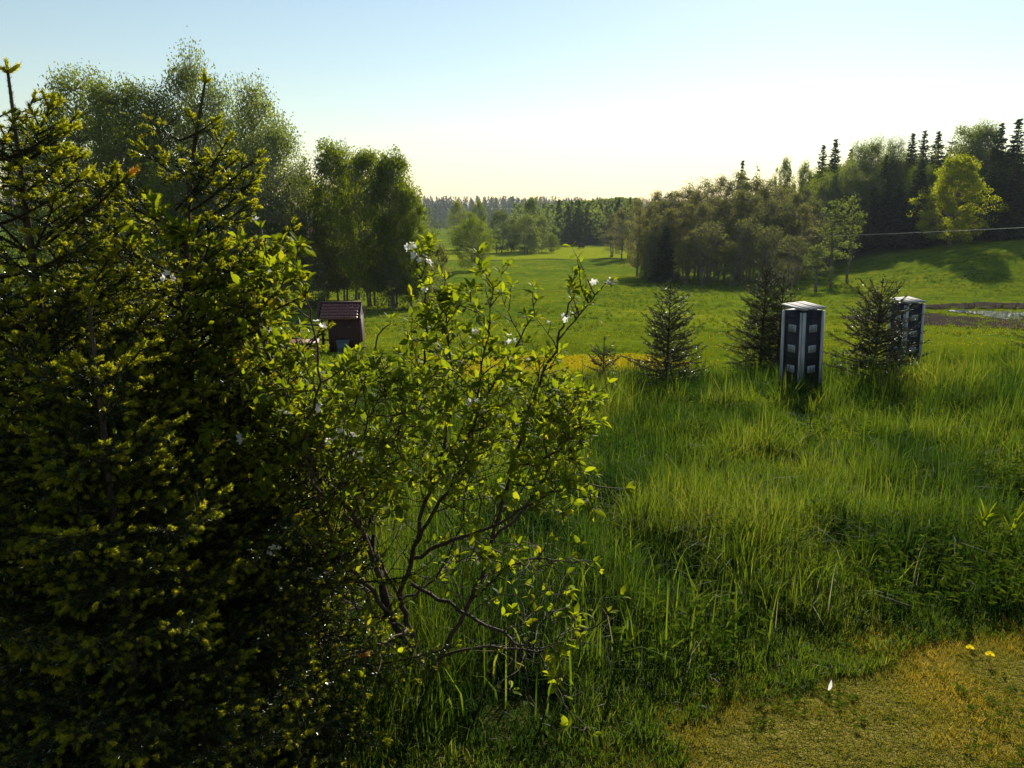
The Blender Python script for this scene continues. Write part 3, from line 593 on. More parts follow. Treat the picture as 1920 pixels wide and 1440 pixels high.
for si, (st, r0) in enumerate(stems):
    P_ = smooth([pp(*q) for q in st]); P_[1:-1] += rg.normal(0, .006, (len(P_)-2, 3)); n_ = len(P_)
    wood.tube(P_, np.linspace(r0, .0022, n_), 7)
    for i in range(3, n_):
        z = P_[i, 2]+O[2]; prj = P_[i]; up = ss((z-.55)/.7); x_ = P_[i, 0]+O[0]
        f = i/n_; d = unit(P_[min(i+1, n_-1)]-P_[i-1]); leafp = .17+.73*float(up)
        if st[-1][1] > 1040: leafp = .10+.25*(f > .85)
        if rg.random() < .92*(.65+.35*float(up)) and f > .2:
            for _ in range(1 if rg.random() < .5 else 2):
                u, v = frame(d[None]); a = rg.random()*6.28; d2 = unit(d*.55+(u[0]*math.cos(a)+v[0]*math.sin(a))*.85+np.array([0, 0, .15]))
                twig(P_[i], d2, (.10+.30*rg.random())*(1.25-1.0*f), 0, leafp, z)
        if f > .6 and up > .3 and inside(P_[i]) and rg.random() < .55:
            rosette(P_[i], unit(d+rg.normal(0, .5, 3)), 1, .05)
    rosette(P_[-1], d, 6, .055)
    if rg.random() < .6: rosette(P_[-4], d, 4, .055)
wood.obj('stems', M['twig'], shrub, True).name = 'woody_frame'
LB, LD, LN, LL = map(np.array, (LB, LD, LN, LL)); N = len(LB)
print('leaves', N)
lm = MB(); cr = np.clip(rg.beta(2, 2.2, N)+np.where(rg.random(N) < .008, .4, 0), 0, 1)
leafset(lm, LB, LD, LN, LL, LL*(.42+.12*rg.random(N)), cr, .16, .22); lm.obj('foliage', M['leaf'], shrub, True)
def blossom(p, n, parent=shrub):
    bmb = MB()
    for q in range(n):
        a, e = rg.random()*6.28, rg.random()*1.2; d = np.array([math.cos(a)*math.cos(e), math.sin(a)*math.cos(e)-.3, math.sin(e)]); d = unit(d)
        c = p+d*.026*rg.random()+d*.008; u, v = frame(d[None]); u, v = u[0], v[0]; s_ = .011*(.8+.4*rg.random())
        for k in range(5):
            a = k*2*math.pi/5; r_ = u*math.cos(a)+v*math.sin(a); t_ = -u*math.sin(a)+v*math.cos(a)
            bmb.add([c, c+r_*s_*.6-t_*s_*.42+d*.001, c+r_*s_*1.15-t_*s_*.2+d*.004, c+r_*s_*1.15+t_*s_*.2+d*.004, c+r_*s_*.6+t_*s_*.42+d*.001], None, [[0, 1, 2], [0, 2, 3], [0, 3, 4]], rnd=rg.random())
    bmb.obj('blossom', M['white_petal'], parent)
for (px, py, Y, n_) in ((772, 468, 3.33, 6), (778, 482, 3.33, 5), (790, 492, 3.33, 6), (800, 502, 3.33, 4), (795, 545, 3.33, 4), (1142, 533, 3.2, 6), (1112, 532, 3.2, 3), (1065, 598, 3.15, 4),
    (890, 757, 2.95, 5), (884, 628, 3.0, 3), (1037, 760, 3.1, 4), (635, 818, 2.9, 6), (655, 825, 2.9, 5), (618, 825, 2.9, 4), (678, 858, 2.9, 3), (515, 1035, 2.6, 7), (592, 768, 2.7, 4),
    (316, 525, 2.72, 6), (484, 418, 2.95, 3), (595, 618, 2.75, 3), (955, 640, 3.2, 3), (700, 745, 3.3, 3), (455, 825, 2.7, 3), (498, 625, 2.8, 3), (975, 700, 3.2, 3)):
    blossom(pp(px, py, Y), n_)
# ------------------------------------------------------------------ tower boxes, hut, small things
def tower(px, Y, top_py, side, label, rz, seed):
    p = ipx(px, top_py, Y); z0 = float(T(p[0], Y))-.05; H = p[2]-z0
    t = thing('tower_box', (p[0], Y, z0), label, 'wooden box', 'dark tower shaped boxes with white windows', rz); t.rotation_euler = (0, R(-2.6), rz)
    h = side/2
    b = MB(); b.box((0, 0, H/2-.01), (side, side, H-.02))
    for k in range(1, 12):                                       # board laps
        b.box((0, 0, H*k/12), (side+.012, side+.012, .008))
    b.obj('body', M['dark_paint'], t)
    u = MB()
    for sx in (-1, 1):
        for sy in (-1, 1):
            c = MB(); w_ = .056; c.box((sx*(h-w_/2+.012), sy*(h+.012), H/2-.012), (w_, .022, H-.03)); c.box((sx*(h+.0125), sy*(h-w_/2+.001), H/2-.0125), (.021, w_-.024, H-.031)); c.obj('corner_board', M['white_paint'], t)
    for (nx, ny) in ((0, -1), (-1, 0), (1, 0), (0, 1)):
        for k in range(4):
            zc = H-.30-k*.335
            if zc < .1: continue
            wn = MB(); ww, hh = .155, .115
            def bx(a, zz, sa, sz, off):
                if nx == 0: wn.box((a, ny*(h+off), zz), (sa, .012, sz))
                else: wn.box((nx*(h+off), a, zz), (.012, sa, sz))
            bx(0, zc, ww, hh, .006); f_ = wn.obj('window', M['white_paint'], t); wn = MB()
            for q in range(1, 5): bx(-ww/2+ww*q/5, zc, .009, hh-.03, .010)
            wn.obj('glazing_bars', M['bluegrey'], f_)
    r = MB(); n_ = 5; W = side+.06
    for q in range(n_):
        x = -W/2+W*(q+.5)/n_; r.box((x, 0, H+.012+.004*(q % 2)), (W/n_-.004, W, .022))
    for v_ in r.v: v_[:, 2] += v_[:, 1]*.10+.03
    r.obj('roof', M['weather_board'], t)
    return t
tower(1513, 12.5, 578, .43, 'nearer of the two dark tower boxes, standing free in the tall grass', R(24.5), 1)
tower(1707, 15.9, 566, .43, 'farther dark tower box, half hidden behind the bushy young spruce', R(16), 2)
# hut with a tiled saddle roof
Yh = 30.0; pt_ = ipx(646, 655, Yh); zg = float(T(pt_[0], Yh)); k_ = Yh/F
hut = thing('garden_hut', (pt_[0], Yh, zg-.05), 'small dark red hut with a tiled saddle roof in the meadow', 'hut', rz=R(5))
bw, bd, bh = 1.24, 1.30, 1.50
b = MB(); b.box((.12, 0, bh/2), (bw, bd, bh))
for q in range(11): b.box((.12-bw/2+bw*(q+.5)/11, -bd/2-.006, bh/2), (.03, .014, bh-.01))
for sx in (-1, 1):
    xg = .12+sx*(bw/2-.02); b.add([(xg-.02, -bd/2, bh), (xg+.02, -bd/2, bh), (xg-.02, bd/2, bh), (xg+.02, bd/2, bh), (xg-.02, 0, bh+.42), (xg+.02, 0, bh+.42)], [[0, 2, 4, 4], [1, 5, 3, 3]][:0], [[0, 4, 2], [1, 3, 5]])
b.obj('wall', M['dark_red'], hut)
hd = MB(); hd.box((.30, -bd/2-.03, 1.12), (.13, .03, .025)); hd.obj('handle', M['cable'], hut)
rise = .47; run = .80; RW = 1.56; x0 = -RW/2-.06
rf = MB(); sl_ = math.hypot(rise, run)
for sg in (-1, 1):
    e0 = np.array([0, sg*run, bh-.04]); e1 = np.array([0, 0, bh+rise-.04])
    nrm = unit(np.array([0, sg*rise, run])); dn = unit(e0-e1)
    a = np.array([x0, 0, 0]); c_ = np.array([x0+RW, 0, 0]); th_ = nrm*.03
    rf.add([a+e0, c_+e0, c_+e1, a+e1, a+e0-th_, c_+e0-th_, c_+e1-th_, a+e1-th_], [[0, 1, 2, 3], [7, 6, 5, 4], [0, 4, 5, 1], [0, 3, 7, 4], [1, 5, 6, 2]])
    nc, nrw = 13, 5                                              # pantiles: humped columns, stepped rows
    for i in range(nrw):
        for j in range(nc):
            cx = x0+.06+(RW-.12)*(j+.5)/nc; wv = (RW-.12)/nc; G = []
            t0_, t1_ = i/nrw, (i+1.12)/nrw
            for (tt_, lift) in ((t0_, .010), (min(t1_, 1.02), .060)):
                for a_ in np.linspace(0, 1, 5):
                    G.append(np.array([cx+(a_-.5)*wv, 0, 0])+e1+dn*sl_*tt_+nrm*(lift+.034*math.sin(a_*math.pi)))
            rf.add(G, [[s_, s_+1, s_+6, s_+5] for s_ in range(4)])
            rf.add([G[5], G[6], G[7], G[8], G[9]]+[G[5]-nrm*.03, G[9]-nrm*.03], None, [[5, 1, 0], [5, 2, 1], [5, 6, 2], [6, 3, 2], [6, 4, 3]])
roof = rf.obj('roof', M['tile'], hut)
rg2 = MB()
for sx in (-1, 1):
    for sg in (-1, 1):
        e0 = np.array([sx*(RW/2+.01)-.06, sg*(run+.02), bh-.05]); e1 = np.array([sx*(RW/2+.01)-.06, 0, bh+rise+.0]); rg2.prisms([e0], [e1], .055, .055, 4)
rg2.tube([(x0, 0, bh+rise+.02), (x0+RW, 0, bh+rise+.02)], .05, 8); rg2.obj('roof_trim', M['dark_red'], hut)
# rail fence left of the hut
A1 = pt_; fe = thing('rail_fence', (A1[0]-.75, Yh-.1, zg-.05), 'dark rail fence running left from the garden hut', 'fence')
for q in range(4):
    x = -q*.95; o = MB(); o.box((x-.05, .08*q, .62+.0), (.09, .09, 1.36)); o.obj('post', M['black'], fe)
for zz in (.55, 1.12):
    o = MB(); o.prisms([(.35, .02, zz-.04)], [(-3.0, .28, zz+.10)], .035, .035, 4); o.obj('rail', M['black'], fe)
# bin by the hut
pb = ipx(646, 655, 29.0); zb = float(T(pb[0], 29.0)); o = thing('storage_bin', (pb[0]-.05, 29.0, zb), 'blue grey bin standing against the front of the garden hut', 'bin')
q = MB(); V = [(-.17, -.15, 0), (.17, -.15, 0), (.17, .15, 0), (-.17, .15, 0), (-.2, -.18, .42), (.2, -.18, .42), (.2, .18, .42), (-.2, .18, .42)]
q.add(V, [[0, 3, 2, 1], [4, 5, 6, 7], [0, 1, 5, 4], [1, 2, 6, 5], [2, 3, 7, 6], [3, 0, 4, 7]]); q.obj('body', M['bluegrey'], o)
q = MB(); q.box((0, 0, .445), (.44, .40, .04)); q.obj('lid', M['bluegrey'], o)
# red plank table
Yt = 22.0; pt2 = ipx(548, 640, Yt); zt = float(T(pt2[0], Yt)); o = thing('garden_table', (pt2[0], Yt, zt), 'red brown plank table glimpsed between the shrub and the hut', 'table', rz=R(12)); hT = pt2[2]-zt
q = MB()
for k in range(5): q.box((0, -.30+.15*k, hT-.02), (1.5, .135, .035))
q.obj('tabletop', M['red_plank'], o)
for sx in (-1, 1):
    for sy in (-1, 1): q = MB(); q.box((sx*.62, sy*.26, hT/2-.02), (.07, .07, hT-.04)); q.obj('leg', M['red_plank'], o)
q = MB(); q.box((0, 0, hT-.10), (1.2, .03, .10)); q.box((-.62, 0, hT-.10), (.03, .44, .10)); q.box((.62, 0, hT-.10), (.03, .44, .10)); q.obj('apron', M['red_plank'], o)
# white house behind the left wood
p = ipx(600, 470, 108); zz = float(T(p[0], 108)); hs = thing('farmhouse', (p[0], 108, zz), 'white house glimpsed through the trunks of the left wood', 'house', rz=R(12))
q = MB(); q.box((0, 0, 2.6), (13, 7.5, 5.2)); q.obj('wall', M['house_white'], hs)
q = MB(); q.add([(-7, -4.3, 5.1), (7, -4.3, 5.1), (7, 4.3, 5.1), (-7, 4.3, 5.1), (-7, 0, 7.8), (7, 0, 7.8)], [[0, 1, 5, 4], [2, 3, 4, 5], [0, 3, 2, 1]], [[0, 4, 3], [1, 2, 5]]); q.obj('roof', M['tile'], hs)
for x in (-4.5, -1.5, 1.5, 4.5):
    for zc in (1.5, 3.9): q = MB(); q.box((x, -3.77, zc), (1.0, .06, 1.1)); q.obj('window', M['black'], hs)
# dandelions at the lawn edge, stray petal
def dandelion(px, py, label, sc=1.0):
    g_ = gnd(px, py+14); g_ = gnd(px, py+22); o = thing('dandelion', g_, label, 'flower', 'dandelions at the lawn edge')
    hh = .045; q = MB(); q.tube([(0, 0, 0), (.004, 0, hh/2), (0, .002, hh)], .0018, 5); q.obj('stem', M['weed'], o)
    q = MB(); r_ = np.random.default_rng(int(px))
    for ring, (rad, el, n_) in enumerate(((.021, .25, 26), (.017, .6, 22), (.011, 1.0, 16), (.005, 1.35, 8))):
        for k in range(n_):
            a = k*6.283/n_+ring*.3+r_.normal(0, .05); d = np.array([math.cos(a)*math.cos(el), math.sin(a)*math.cos(el), math.sin(el)]); s_ = np.array([-math.sin(a), math.cos(a), 0])
            L = rad/math.cos(el)*sc if el < 1.2 else .014; L = min(L, .021)*sc; c = np.array([0, 0, hh])
            q.add([c-s_*.0012, c+s_*.0012, c+d*L+s_*.002, c+d*L-s_*.002], [[0, 1, 2, 3]], rnd=r_.random())
    q.obj('flower_head', M['yellow'], o)
dandelion(1816, 1212, 'yellow dandelion at the lawn edge, upper left one of the pair'); dandelion(1853, 1227, 'yellow dandelion at the lawn edge, lower right one of the pair', 1.1)
g_ = gnd(1552, 1305); o = thing('dry_petal', g_, 'single white dry leaf standing in the short grass near the lawn', 'leaf'); q = MB()
leafset(q, np.array([[0, 0, .01]]), unit(np.array([[.25, -.1, 1.0]])), np.array([[0, -1., .2]]), np.array([.055]), np.array([.018]), np.array([.8])); q.obj('blade', M['white_petal'], o)
# lone dry stalks and pale bits
for (px, py, L, lab) in ((1040, 1330, .34, 'long dry pale stalk leaning out of the grass right of the shrub foot'), (1330, 1160, .05, 'small pale dry leaf curled in the grass below the tower boxes'), (1758, 1120, .05, 'small pale dry leaf at the dark hollow in the grass on the right')):
    g_ = gnd(px, py); o = thing('dry_stalk', g_, lab, 'dry stalk'); q = MB()
    if L > .1: q.tube([(-.06, 0, L), (-.03, 0, L*.6), (.0, 0, .25*L), (.05, -.02, 0)], .0022, 5)
    else: leafset(q, np.array([[0, 0, .10]]), unit(np.array([[.5, -.1, .6]])), np.array([[0, -1., .3]]), np.array([L]), np.array([.014]), np.array([.8]))
    q.obj('blade', M['straw_and_glint'], o)
# yellowish lanceolate plant on the right
for i, (px, py, lab) in enumerate(((1838, 985, 'yellow green lance leaved plant in the grass, left one of the pair'), (1888, 1000, 'yellow green lance leaved plant in the grass near the right edge'))):
    g_ = gnd(px, py+60); o = thing('lance_leaved_plant', g_, lab, 'plant', 'yellow green lance leaved plants'); q = MB(); n_ = 26; r_ = np.random.default_rng(i+4)
    a = r_.random(n_)*6.28; e = .5+r_.random(n_)*.8; d = np.stack([np.cos(a)*np.cos(e), np.sin(a)*np.cos(e), np.sin(e)], 1)
    b0 = np.stack([np.cos(a)*.02, np.sin(a)*.02, .18+.14*r_.random(n_)], 1)
    leafset(q, b0, d, np.tile([0, 0, 1.], (n_, 1)), .10+.06*r_.random(n_), .016+.006*r_.random(n_), .85+0*a, .1, .1); q.obj('foliage', M['weed'], o)
    q = MB(); q.tube([(0, 0, 0), (0, 0, .3)], .004, 5); q.obj('stem', M['weed'], o)

# ------------------------------------------------------------------ tree kinds (built at real proportions, then copied and scaled)
def cards(mb, c, nrm_dir, L, W, rg, rnd, hang=0.0):
    N = len(c); d = unit(rg.normal(0, 1, (N, 3))+np.array([0, 0, -hang])); s_ = unit(np.cross(d, rg.normal(0, 1, (N, 3))))
    L = (L*(.6+.8*rg.random(N)))[:, None]; W = (W*(.6+.8*rg.random(N)))[:, None]
    V = np.stack([c-d*L/2, c+s_*W/2-d*L*.05, c+d*L/2, c-s_*W/2-d*L*.05], 1)
    mb.add(V, np.arange(N*4).reshape(-1, 4), rnd=np.repeat(rnd, 4))
def decid(seed, H=15., W=8., cb=.18, nc=120, per=80, leaf=.26, shape='oval', hang=0., stems=1, mat='tree_broad', bark='bark_grey', sig=.055, hollow=.5, low=.0):
    rg = np.random.default_rng(seed); tr = MB(); cr = MB(); tops = []
    for s_ in range(stems):
        a = rg.random()*6.28; off = np.array([math.cos(a), math.sin(a), 0])*(0 if stems == 1 else W*.05*(1+rg.random())); ln = off*(2.5 if stems > 1 else 0)+rg.normal(0, .02*H, 3)*[1, 1, 0]
        hh = H*(.93 if stems == 1 else .8+.15*rg.random()); P_ = np.array([off+ln*t**1.3+[0, 0, hh*t] for t in np.linspace(0, 1, 9)]); P_[1:-1] += rg.normal(0, .008*H, (7, 3))*[1, 1, 0]
        tr.tube(P_, np.interp(np.linspace(0, 1, 9), [0, .12, 1], [.018*H, .013*H, .002*H])*(.75 if stems > 1 else 1), 7); tops.append(P_)
    def env(t):
        if shape == 'oval': return np.sin(np.pi*np.clip(t*.86+.12, 0, 1))**.6
        if shape == 'round': return np.sqrt(np.clip(1-(2*t-.95)**2, 0.02, 1))
        if shape == 'birch': return np.clip(1.2*np.sin(np.pi*np.clip(t*.74+.10, 0, 1))**.8, .15, 1)*(.85+.15*np.cos(t*9))
        return np.interp(t, [0, .25, .7, 1], [.7, 1, .8, .18])
    z0 = cb*H; t = np.sort(rg.random(nc))**(.9)*(1-low*0); az = rg.random(nc)*6.28; lump = 1+.30*np.sin(az*2+seed+t*5)+.15*np.sin(az*5+t*13)
    rr_ = env(t)*W/2*lump*(hollow+(1-hollow)*rg.random(nc)**.6)
    C_ = np.stack([rr_*np.cos(az), rr_*np.sin(az), z0+(H-z0)*t], 1); C_[:, 2] += .02*H*rg.normal(0, 1, nc)
    A_, B_ = [], []
    for c in C_:
        P_ = tops[rg.integers(stems)]; zt = max(c[2]-.55*math.hypot(c[0], c[1])-.02*H, .1*H); zt = min(zt, P_[-1][2]*.96)
        k = np.argmin(abs(P_[:, 2]-zt)); o = P_[k]; mid = (o+c)/2+[0, 0, -.01*H]+rg.normal(0, .012*H, 3); A_ += [o, mid]; B_ += [mid, c]
        for _ in range(2): A_.append(mid); B_.append(c+rg.normal(0, .04*H, 3))
    tr.prisms(np.array(A_), np.array(B_), np.tile([.0032*H, .002*H, .0012*H, .0012*H], nc), np.tile([.002*H, .0009*H, .0006*H, .0006*H], nc), 4)
    n_ = (per*(.4+1.2*rg.random(nc))).astype(int); idx = np.repeat(np.arange(nc), n_); N = len(idx)
    sz = sig*H*(.6+.8*rg.random(nc)); g = rg.normal(0, 1, (N, 3)); g = g/(1+.42*np.linalg.norm(g, axis=1)[:, None])*1.2
    c = C_[idx]+g*sz[idx][:, None]*np.array([1.15, 1.15, .75 if hang == 0 else 1.3]); 
    if hang: c[:, 2] -= rg.random(N)*.05*H
    tone = np.repeat(rg.random(nc), n_)
    cards(cr, c, None, leaf, leaf*.62, rg, np.clip(.45*tone+.55*rg.random(N), 0, 1), hang)
    return tr.mesh('trunk', M[bark], True), cr.mesh('crown', M[mat]), H, W
def conifer(seed, H=20., W=6.5, mat='tree_spruce', lv=75, cb=.08, leaf=.62, gap=0.0, dn=1.5):
    rg = np.random.default_rng(seed); tr = MB(); cr = MB(); tr.tube([(0, 0, 0), (.02*H*rg.normal(), 0, H*.5), (0, 0, H)], [.013*H, .009*H, .001*H], 7)
    A_, B_, C_, D_ = [], [], [], []
    for i in range(lv):
        t = (i+rg.random())/lv; z_ = z = H*(cb+(1-cb)*t); rad = W/2*(1-t)**.85*(.75+.45*rg.random())+.012*H
        nb = 6 if t < .7 else 4; a0 = rg.random()*6.28
        for b_ in range(nb):
            if rg.random() < gap: continue
            a = a0+b_*6.283/nb+rg.normal(0, .15); L = rad*(.6+.55*rg.random()); dz = np.interp(t, [0, .6, 1], [-.30, -.12, .35])*L
            o = np.array([0, 0, z]); z = z_+H*.8/lv*(rg.random()-.5)*1.6; o = np.array([0, 0, z]); e = np.array([L*math.cos(a), L*math.sin(a), z+dz]); A_.append(o); B_.append(e)
            n_ = max(4, int(L/.16*dn)); u = rg.random(n_)**.7; p_ = o+(e-o)*u[:, None]; p_[:, 2] -= .10*L*np.sin(u*3.14); p_ += rg.normal(0, 1, (n_, 3))*[.10*L+.05, .10*L+.05, .05*L+.03]
            C_.append(p_); dd_ = unit((e-o)[None]+rg.normal(0, .35*L, (n_, 3))+[0, 0, -.25*L]); D_.append(dd_)
    tr.prisms(np.array(A_), np.array(B_), .0025*H, .0008*H, 3)
    C_ = np.concatenate(C_); D_ = np.concatenate(D_); N = len(C_); s_ = unit(np.cross(D_, rg.normal(0, 1, (N, 3)))); L = (leaf*(.6+.7*rg.random(N)))[:, None]; Wd = L*.34
    V = np.stack([C_-D_*L/2, C_+s_*Wd/2, C_+D_*L/2, C_-s_*Wd/2], 1); cr.add(V, np.arange(N*4).reshape(-1, 4), rnd=np.repeat(rg.random(N), 4))
    return tr.mesh('trunk', M['bark_grey'], True), cr.mesh('crown', M[mat]), H, W
t0 = time.time()
K = {}
K['birch'] = [decid(101+i, 20, 7.5, .14, 210, 85, .26, 'birch', 1.2, 1, 'tree_birch', 'bark_birch', .042, .25) for i in range(3)]
K['leafy'] = [decid(111+i, 20, 9, .12, 240, 110, .27, 'birch', .3, 1, 'tree_broad', 'bark_grey', .045, .35) for i in range(3)]
K['dense'] = [decid(121+i, 13, 8.5, .12, 220, 120, .22, 'oval', 0, 4, 'tree_broad', 'bark_grey', .055, .45) for i in range(3)]
K['round'] = [decid(131+i, 10, 8.5, .06, 170, 75, .22, 'round', 0, 4, 'tree_broad', 'bark_grey', .06, .5) for i in range(2)]
K['pale'] = [decid(141+i, 16, 8, .08, 140, 60, .34, 'oval', 0, 2, 'tree_birch', 'bark_grey', .055, .4) for i in range(2)]
K['airy'] = [decid(151+i, 15, 5.5, .16, 120, 48, .20, 'spire', 0, 2, 'tree_airy', 'bark_grey', .036, .2) for i in range(4)]
K['sapling'] = [decid(161+i, 9, 5, .10, 90, 45, .17, 'oval', 0, 4, 'tree_airy', 'bark_grey', .05, .25) for i in range(3)]
K['thin'] = [decid(171+i, 10, 2.4, .3, 50, 30, .20, 'birch', 0, 1, 'tree_birch', 'bark_grey', .035, .2) for i in range(2)]
K['yellow'] = [decid(183, 14, 10, .10, 280, 95, .25, 'oval', 0, 1, 'tree_yellow', 'bark_grey', .042, .25)]
K['spruce'] = [conifer(201+i) for i in range(4)]
K['pine'] = [conifer(211+i, 20, 8, 'tree_spruce', 20, .45, .5, .3) for i in range(2)]
K['bush'] = [decid(221+i, 3.5, 4, .02, 70, 60, .16, 'round', 0, 4, 'tree_airy', 'bark_grey', .08, .4) for i in range(2)]
NAMES = dict(birch='birch_tree', leafy='broadleaf_tree', dense='broadleaf_tree', round='broadleaf_tree', pale='pale_tree', airy='slender_tree', sapling='young_tree', thin='slender_tree', yellow='maple_tree', spruce='spruce_tree', pine='pine_tree', bush='bush')
CATS = dict(birch='birch', spruce='spruce', pine='pine', bush='bush')
tr_ = np.random.default_rng(900); cnt = {}
def tree(kind, px, top, Y, wpx, label, group, var=None):
    i = cnt.get(kind, 0); cnt[kind] = i+1; T_, C_, H0, W0 = K[kind][(i if var is None else var) % len(K[kind])]
    p = ipx(px, top, Y); z = float(T(p[0], Y))-.15; H = max(p[2]-z, 1.0); W = wpx/F*Y
    o = thing(NAMES[kind], (p[0], Y, z), label, CATS.get(kind, 'bush' if kind == 'bush' else 'tree'), group, tr_.random()*6.28)
    if kind == 'spruce' and wpx < 50: W *= 1.4
    sx = W/W0; o.scale = (sx, sx, H/H0)
    for nm, me in (('trunk', T_), ('crown', C_)):
        c = bpy.data.objects.new(nm, me); COL.objects.link(c); c.parent = o
    return o
GL = 'tall trees of the left wood'
for (k, px, top, Y, w_, lab) in (
    ('leafy', 140, 138, 80, 135, 'tall green broadleaf tree, leftmost full crown of the left wood, above the spruces'),
    ('leafy', 45, 230, 84, 130, 'broadleaf tree at the left edge, mostly hidden behind the spruce tip'),
    ('leafy', 215, 165, 78, 130, 'yellow green broadleaf tree between the two spruce tips'),
    ('leafy', 285, 168, 84, 120, 'broadleaf tree just left of the tallest feathery birch'),
    ('birch', 352, 116, 86, 105, 'tallest feathery birch, behind the tip of the central spruce'),
    ('birch', 408, 180, 84, 100, 'feathery birch immediately right of the tallest birch'),
    ('birch', 462, 163, 80, 115, 'second tallest birch with drooping twigs, right part of the left wood'),
    ('birch', 515, 240, 76, 100, 'lower birch at the right end of the tall birches'),
    ('birch', 430, 300, 74, 120, 'short birch in front of the tall birches, above the shrub'),
    ('leafy', 340, 300, 73, 120, 'low broadleaf tree behind the middle of the central spruce')):
    tree(k, px, top, Y, w_, lab, GL)
GC = 'dark broadleaf clump left of the open valley'
for (k, px, top, Y, w_, lab) in (
    ('pine', 600, 258, 86, 90, 'dark pine top rising at the left of the dark clump'),
    ('dense', 560, 330, 80, 100, 'dark broadleaf tree at the left end of the clump above the hut'),
    ('dense', 628, 275, 78, 110, 'tall dark broadleaf tree straight above the garden hut'),
    ('dense', 690, 292, 75, 125, 'broad dark tree in the middle of the clump with many bare stems'),
    ('dense', 735, 296, 74, 110, 'sunlit tree at the right end of the clump, beside the open valley'),
    ('dense', 765, 365, 73, 70, 'lower tree on the right flank of the clump, its edge yellow green'),
    ('dense', 655, 330, 84, 120, 'tree at the back of the clump, behind the bare stems'),
    ('bush', 810, 455, 76, 60, 'bush low on the right flank of the dark clump'),
    ('bush', 740, 490, 72, 70, 'bush at the foot of the dark clump, right of the bare stems'),
    ('bush', 585, 470, 74, 90, 'bush at the foot of the dark clump, left of the bare stems')):
    tree(k, px, top, Y, w_, lab, GC)
tree('round', 885, 412, 158, 78, 'round free standing tree with its shadow in the open valley', None)
GV = 'trees grouped behind the round valley tree'
for (k, px, top, Y, w_, lab) in (
    ('round', 860, 382, 260, 40, 'dark tree behind left of the round valley tree'), ('round', 897, 378, 270, 32, 'small domed tree top above the round valley tree'),
    ('round', 882, 402, 240, 45, 'tree directly behind the round valley tree'), ('pale', 936, 393, 235, 52, 'pale tree first to the right of the round valley tree'),
    ('pale', 998, 374, 250, 44, 'tallest pale tree in the middle of the valley'), ('pale', 985, 402, 232, 52, 'broad pale tree in front of the tallest pale valley tree'),
    ('pale', 962, 412, 242, 40, 'small pale tree between the two big pale valley trees'), ('pale', 1014, 405, 240, 34, 'narrow pale tree at the right of the pale valley trees'),
    ('round', 1036, 440, 236, 26, 'low tree at the right end of the valley group')):
    tree(k, px, top, Y, w_, lab, GV)
# the grove right of the meadow
GG = 'slender trees of the brownish grove'
tops = [(1160, 388), (1190, 378), (1215, 368), (1245, 362), (1275, 350), (1310, 343), (1345, 333), (1375, 325), (1410, 330), (1445, 335), (1480, 343), (1515, 355), (1550, 385), (1570, 420)]
def topat(px): return float(np.interp(px, [a[0] for a in tops], [a[1] for a in tops]))
for row, (Y, n_, dt) in enumerate(((138, 12, 0), (129, 12, 12), (121, 12, 35))):
    for i in range(n_):
        px = 1195+(i+.5*(row % 2)+.3*tr_.random())*31
        if row > 0 and px < 1215: continue
        tree('airy', px, topat(px)+dt+8*tr_.random()-2, Y+4*(tr_.random()-.5), 52+16*tr_.random(), 'slender tree in the %s row of the grove, %s' % (('back', 'middle', 'front')[row], 'left end near the dark conifer' if px < 1300 else ('middle part' if px < 1420 else 'right end towards the forest')), GG)
for px, top in ((1165, 392), (1182, 400), (1200, 395), (1150, 402)):
    tree('airy', px, top, 190+tr_.random()*20, 40, 'slender tree at the far left end of the grove, by the valley field', GG)
tree('spruce', 1250, 425, 117, 58, 'dark conifer low at the left end of the grove', None, 1)
GF = 'small trees in front of the grove'
for (k, px, top, Y, w_, lab) in (
    ('sapling', 1225, 440, 118, 60, 'small tree at the left corner of the grove, beside the dark conifer'),
    ('sapling', 1330, 416, 110, 92, 'rounded small tree in front of the grove, left of the tallest young spruce'),
    ('sapling', 1292, 440, 113, 60, 'small tree between the dark conifer and the rounded small tree'),
    ('sapling', 1400, 412, 111, 75, 'small tree in front of the grove, straight above the young spruce behind the box'),
    ('sapling', 1445, 425, 108, 75, 'small tree in front of the grove, above the left window side of the box'),
    ('sapling', 1490, 440, 104, 70, 'small tree in front of the grove, above the roof of the nearer tower box'),
    ('sapling', 1375, 455, 107, 60, 'low tree at the front edge of the grove, beside the rounded small tree'),
    ('thin', 1536, 460, 98, 46, 'sparse little tree alone at the right foot of the grove'),
    ('thin', 1568, 375, 112, 55, 'slender tree at the right end of the grove'),
    ('thin', 1603, 370, 108, 40, 'thin single tree standing alone on the slope right of the grove'),
    ('thin', 1560, 500, 99, 22, 'tiny sapling right of the sparse little tree')):
    tree(k, px, top, Y, w_, lab, GF)
tree('yellow', 1800, 297, 124, 112, 'sunlit yellow green maple with its own shadow on the right hillside', None)
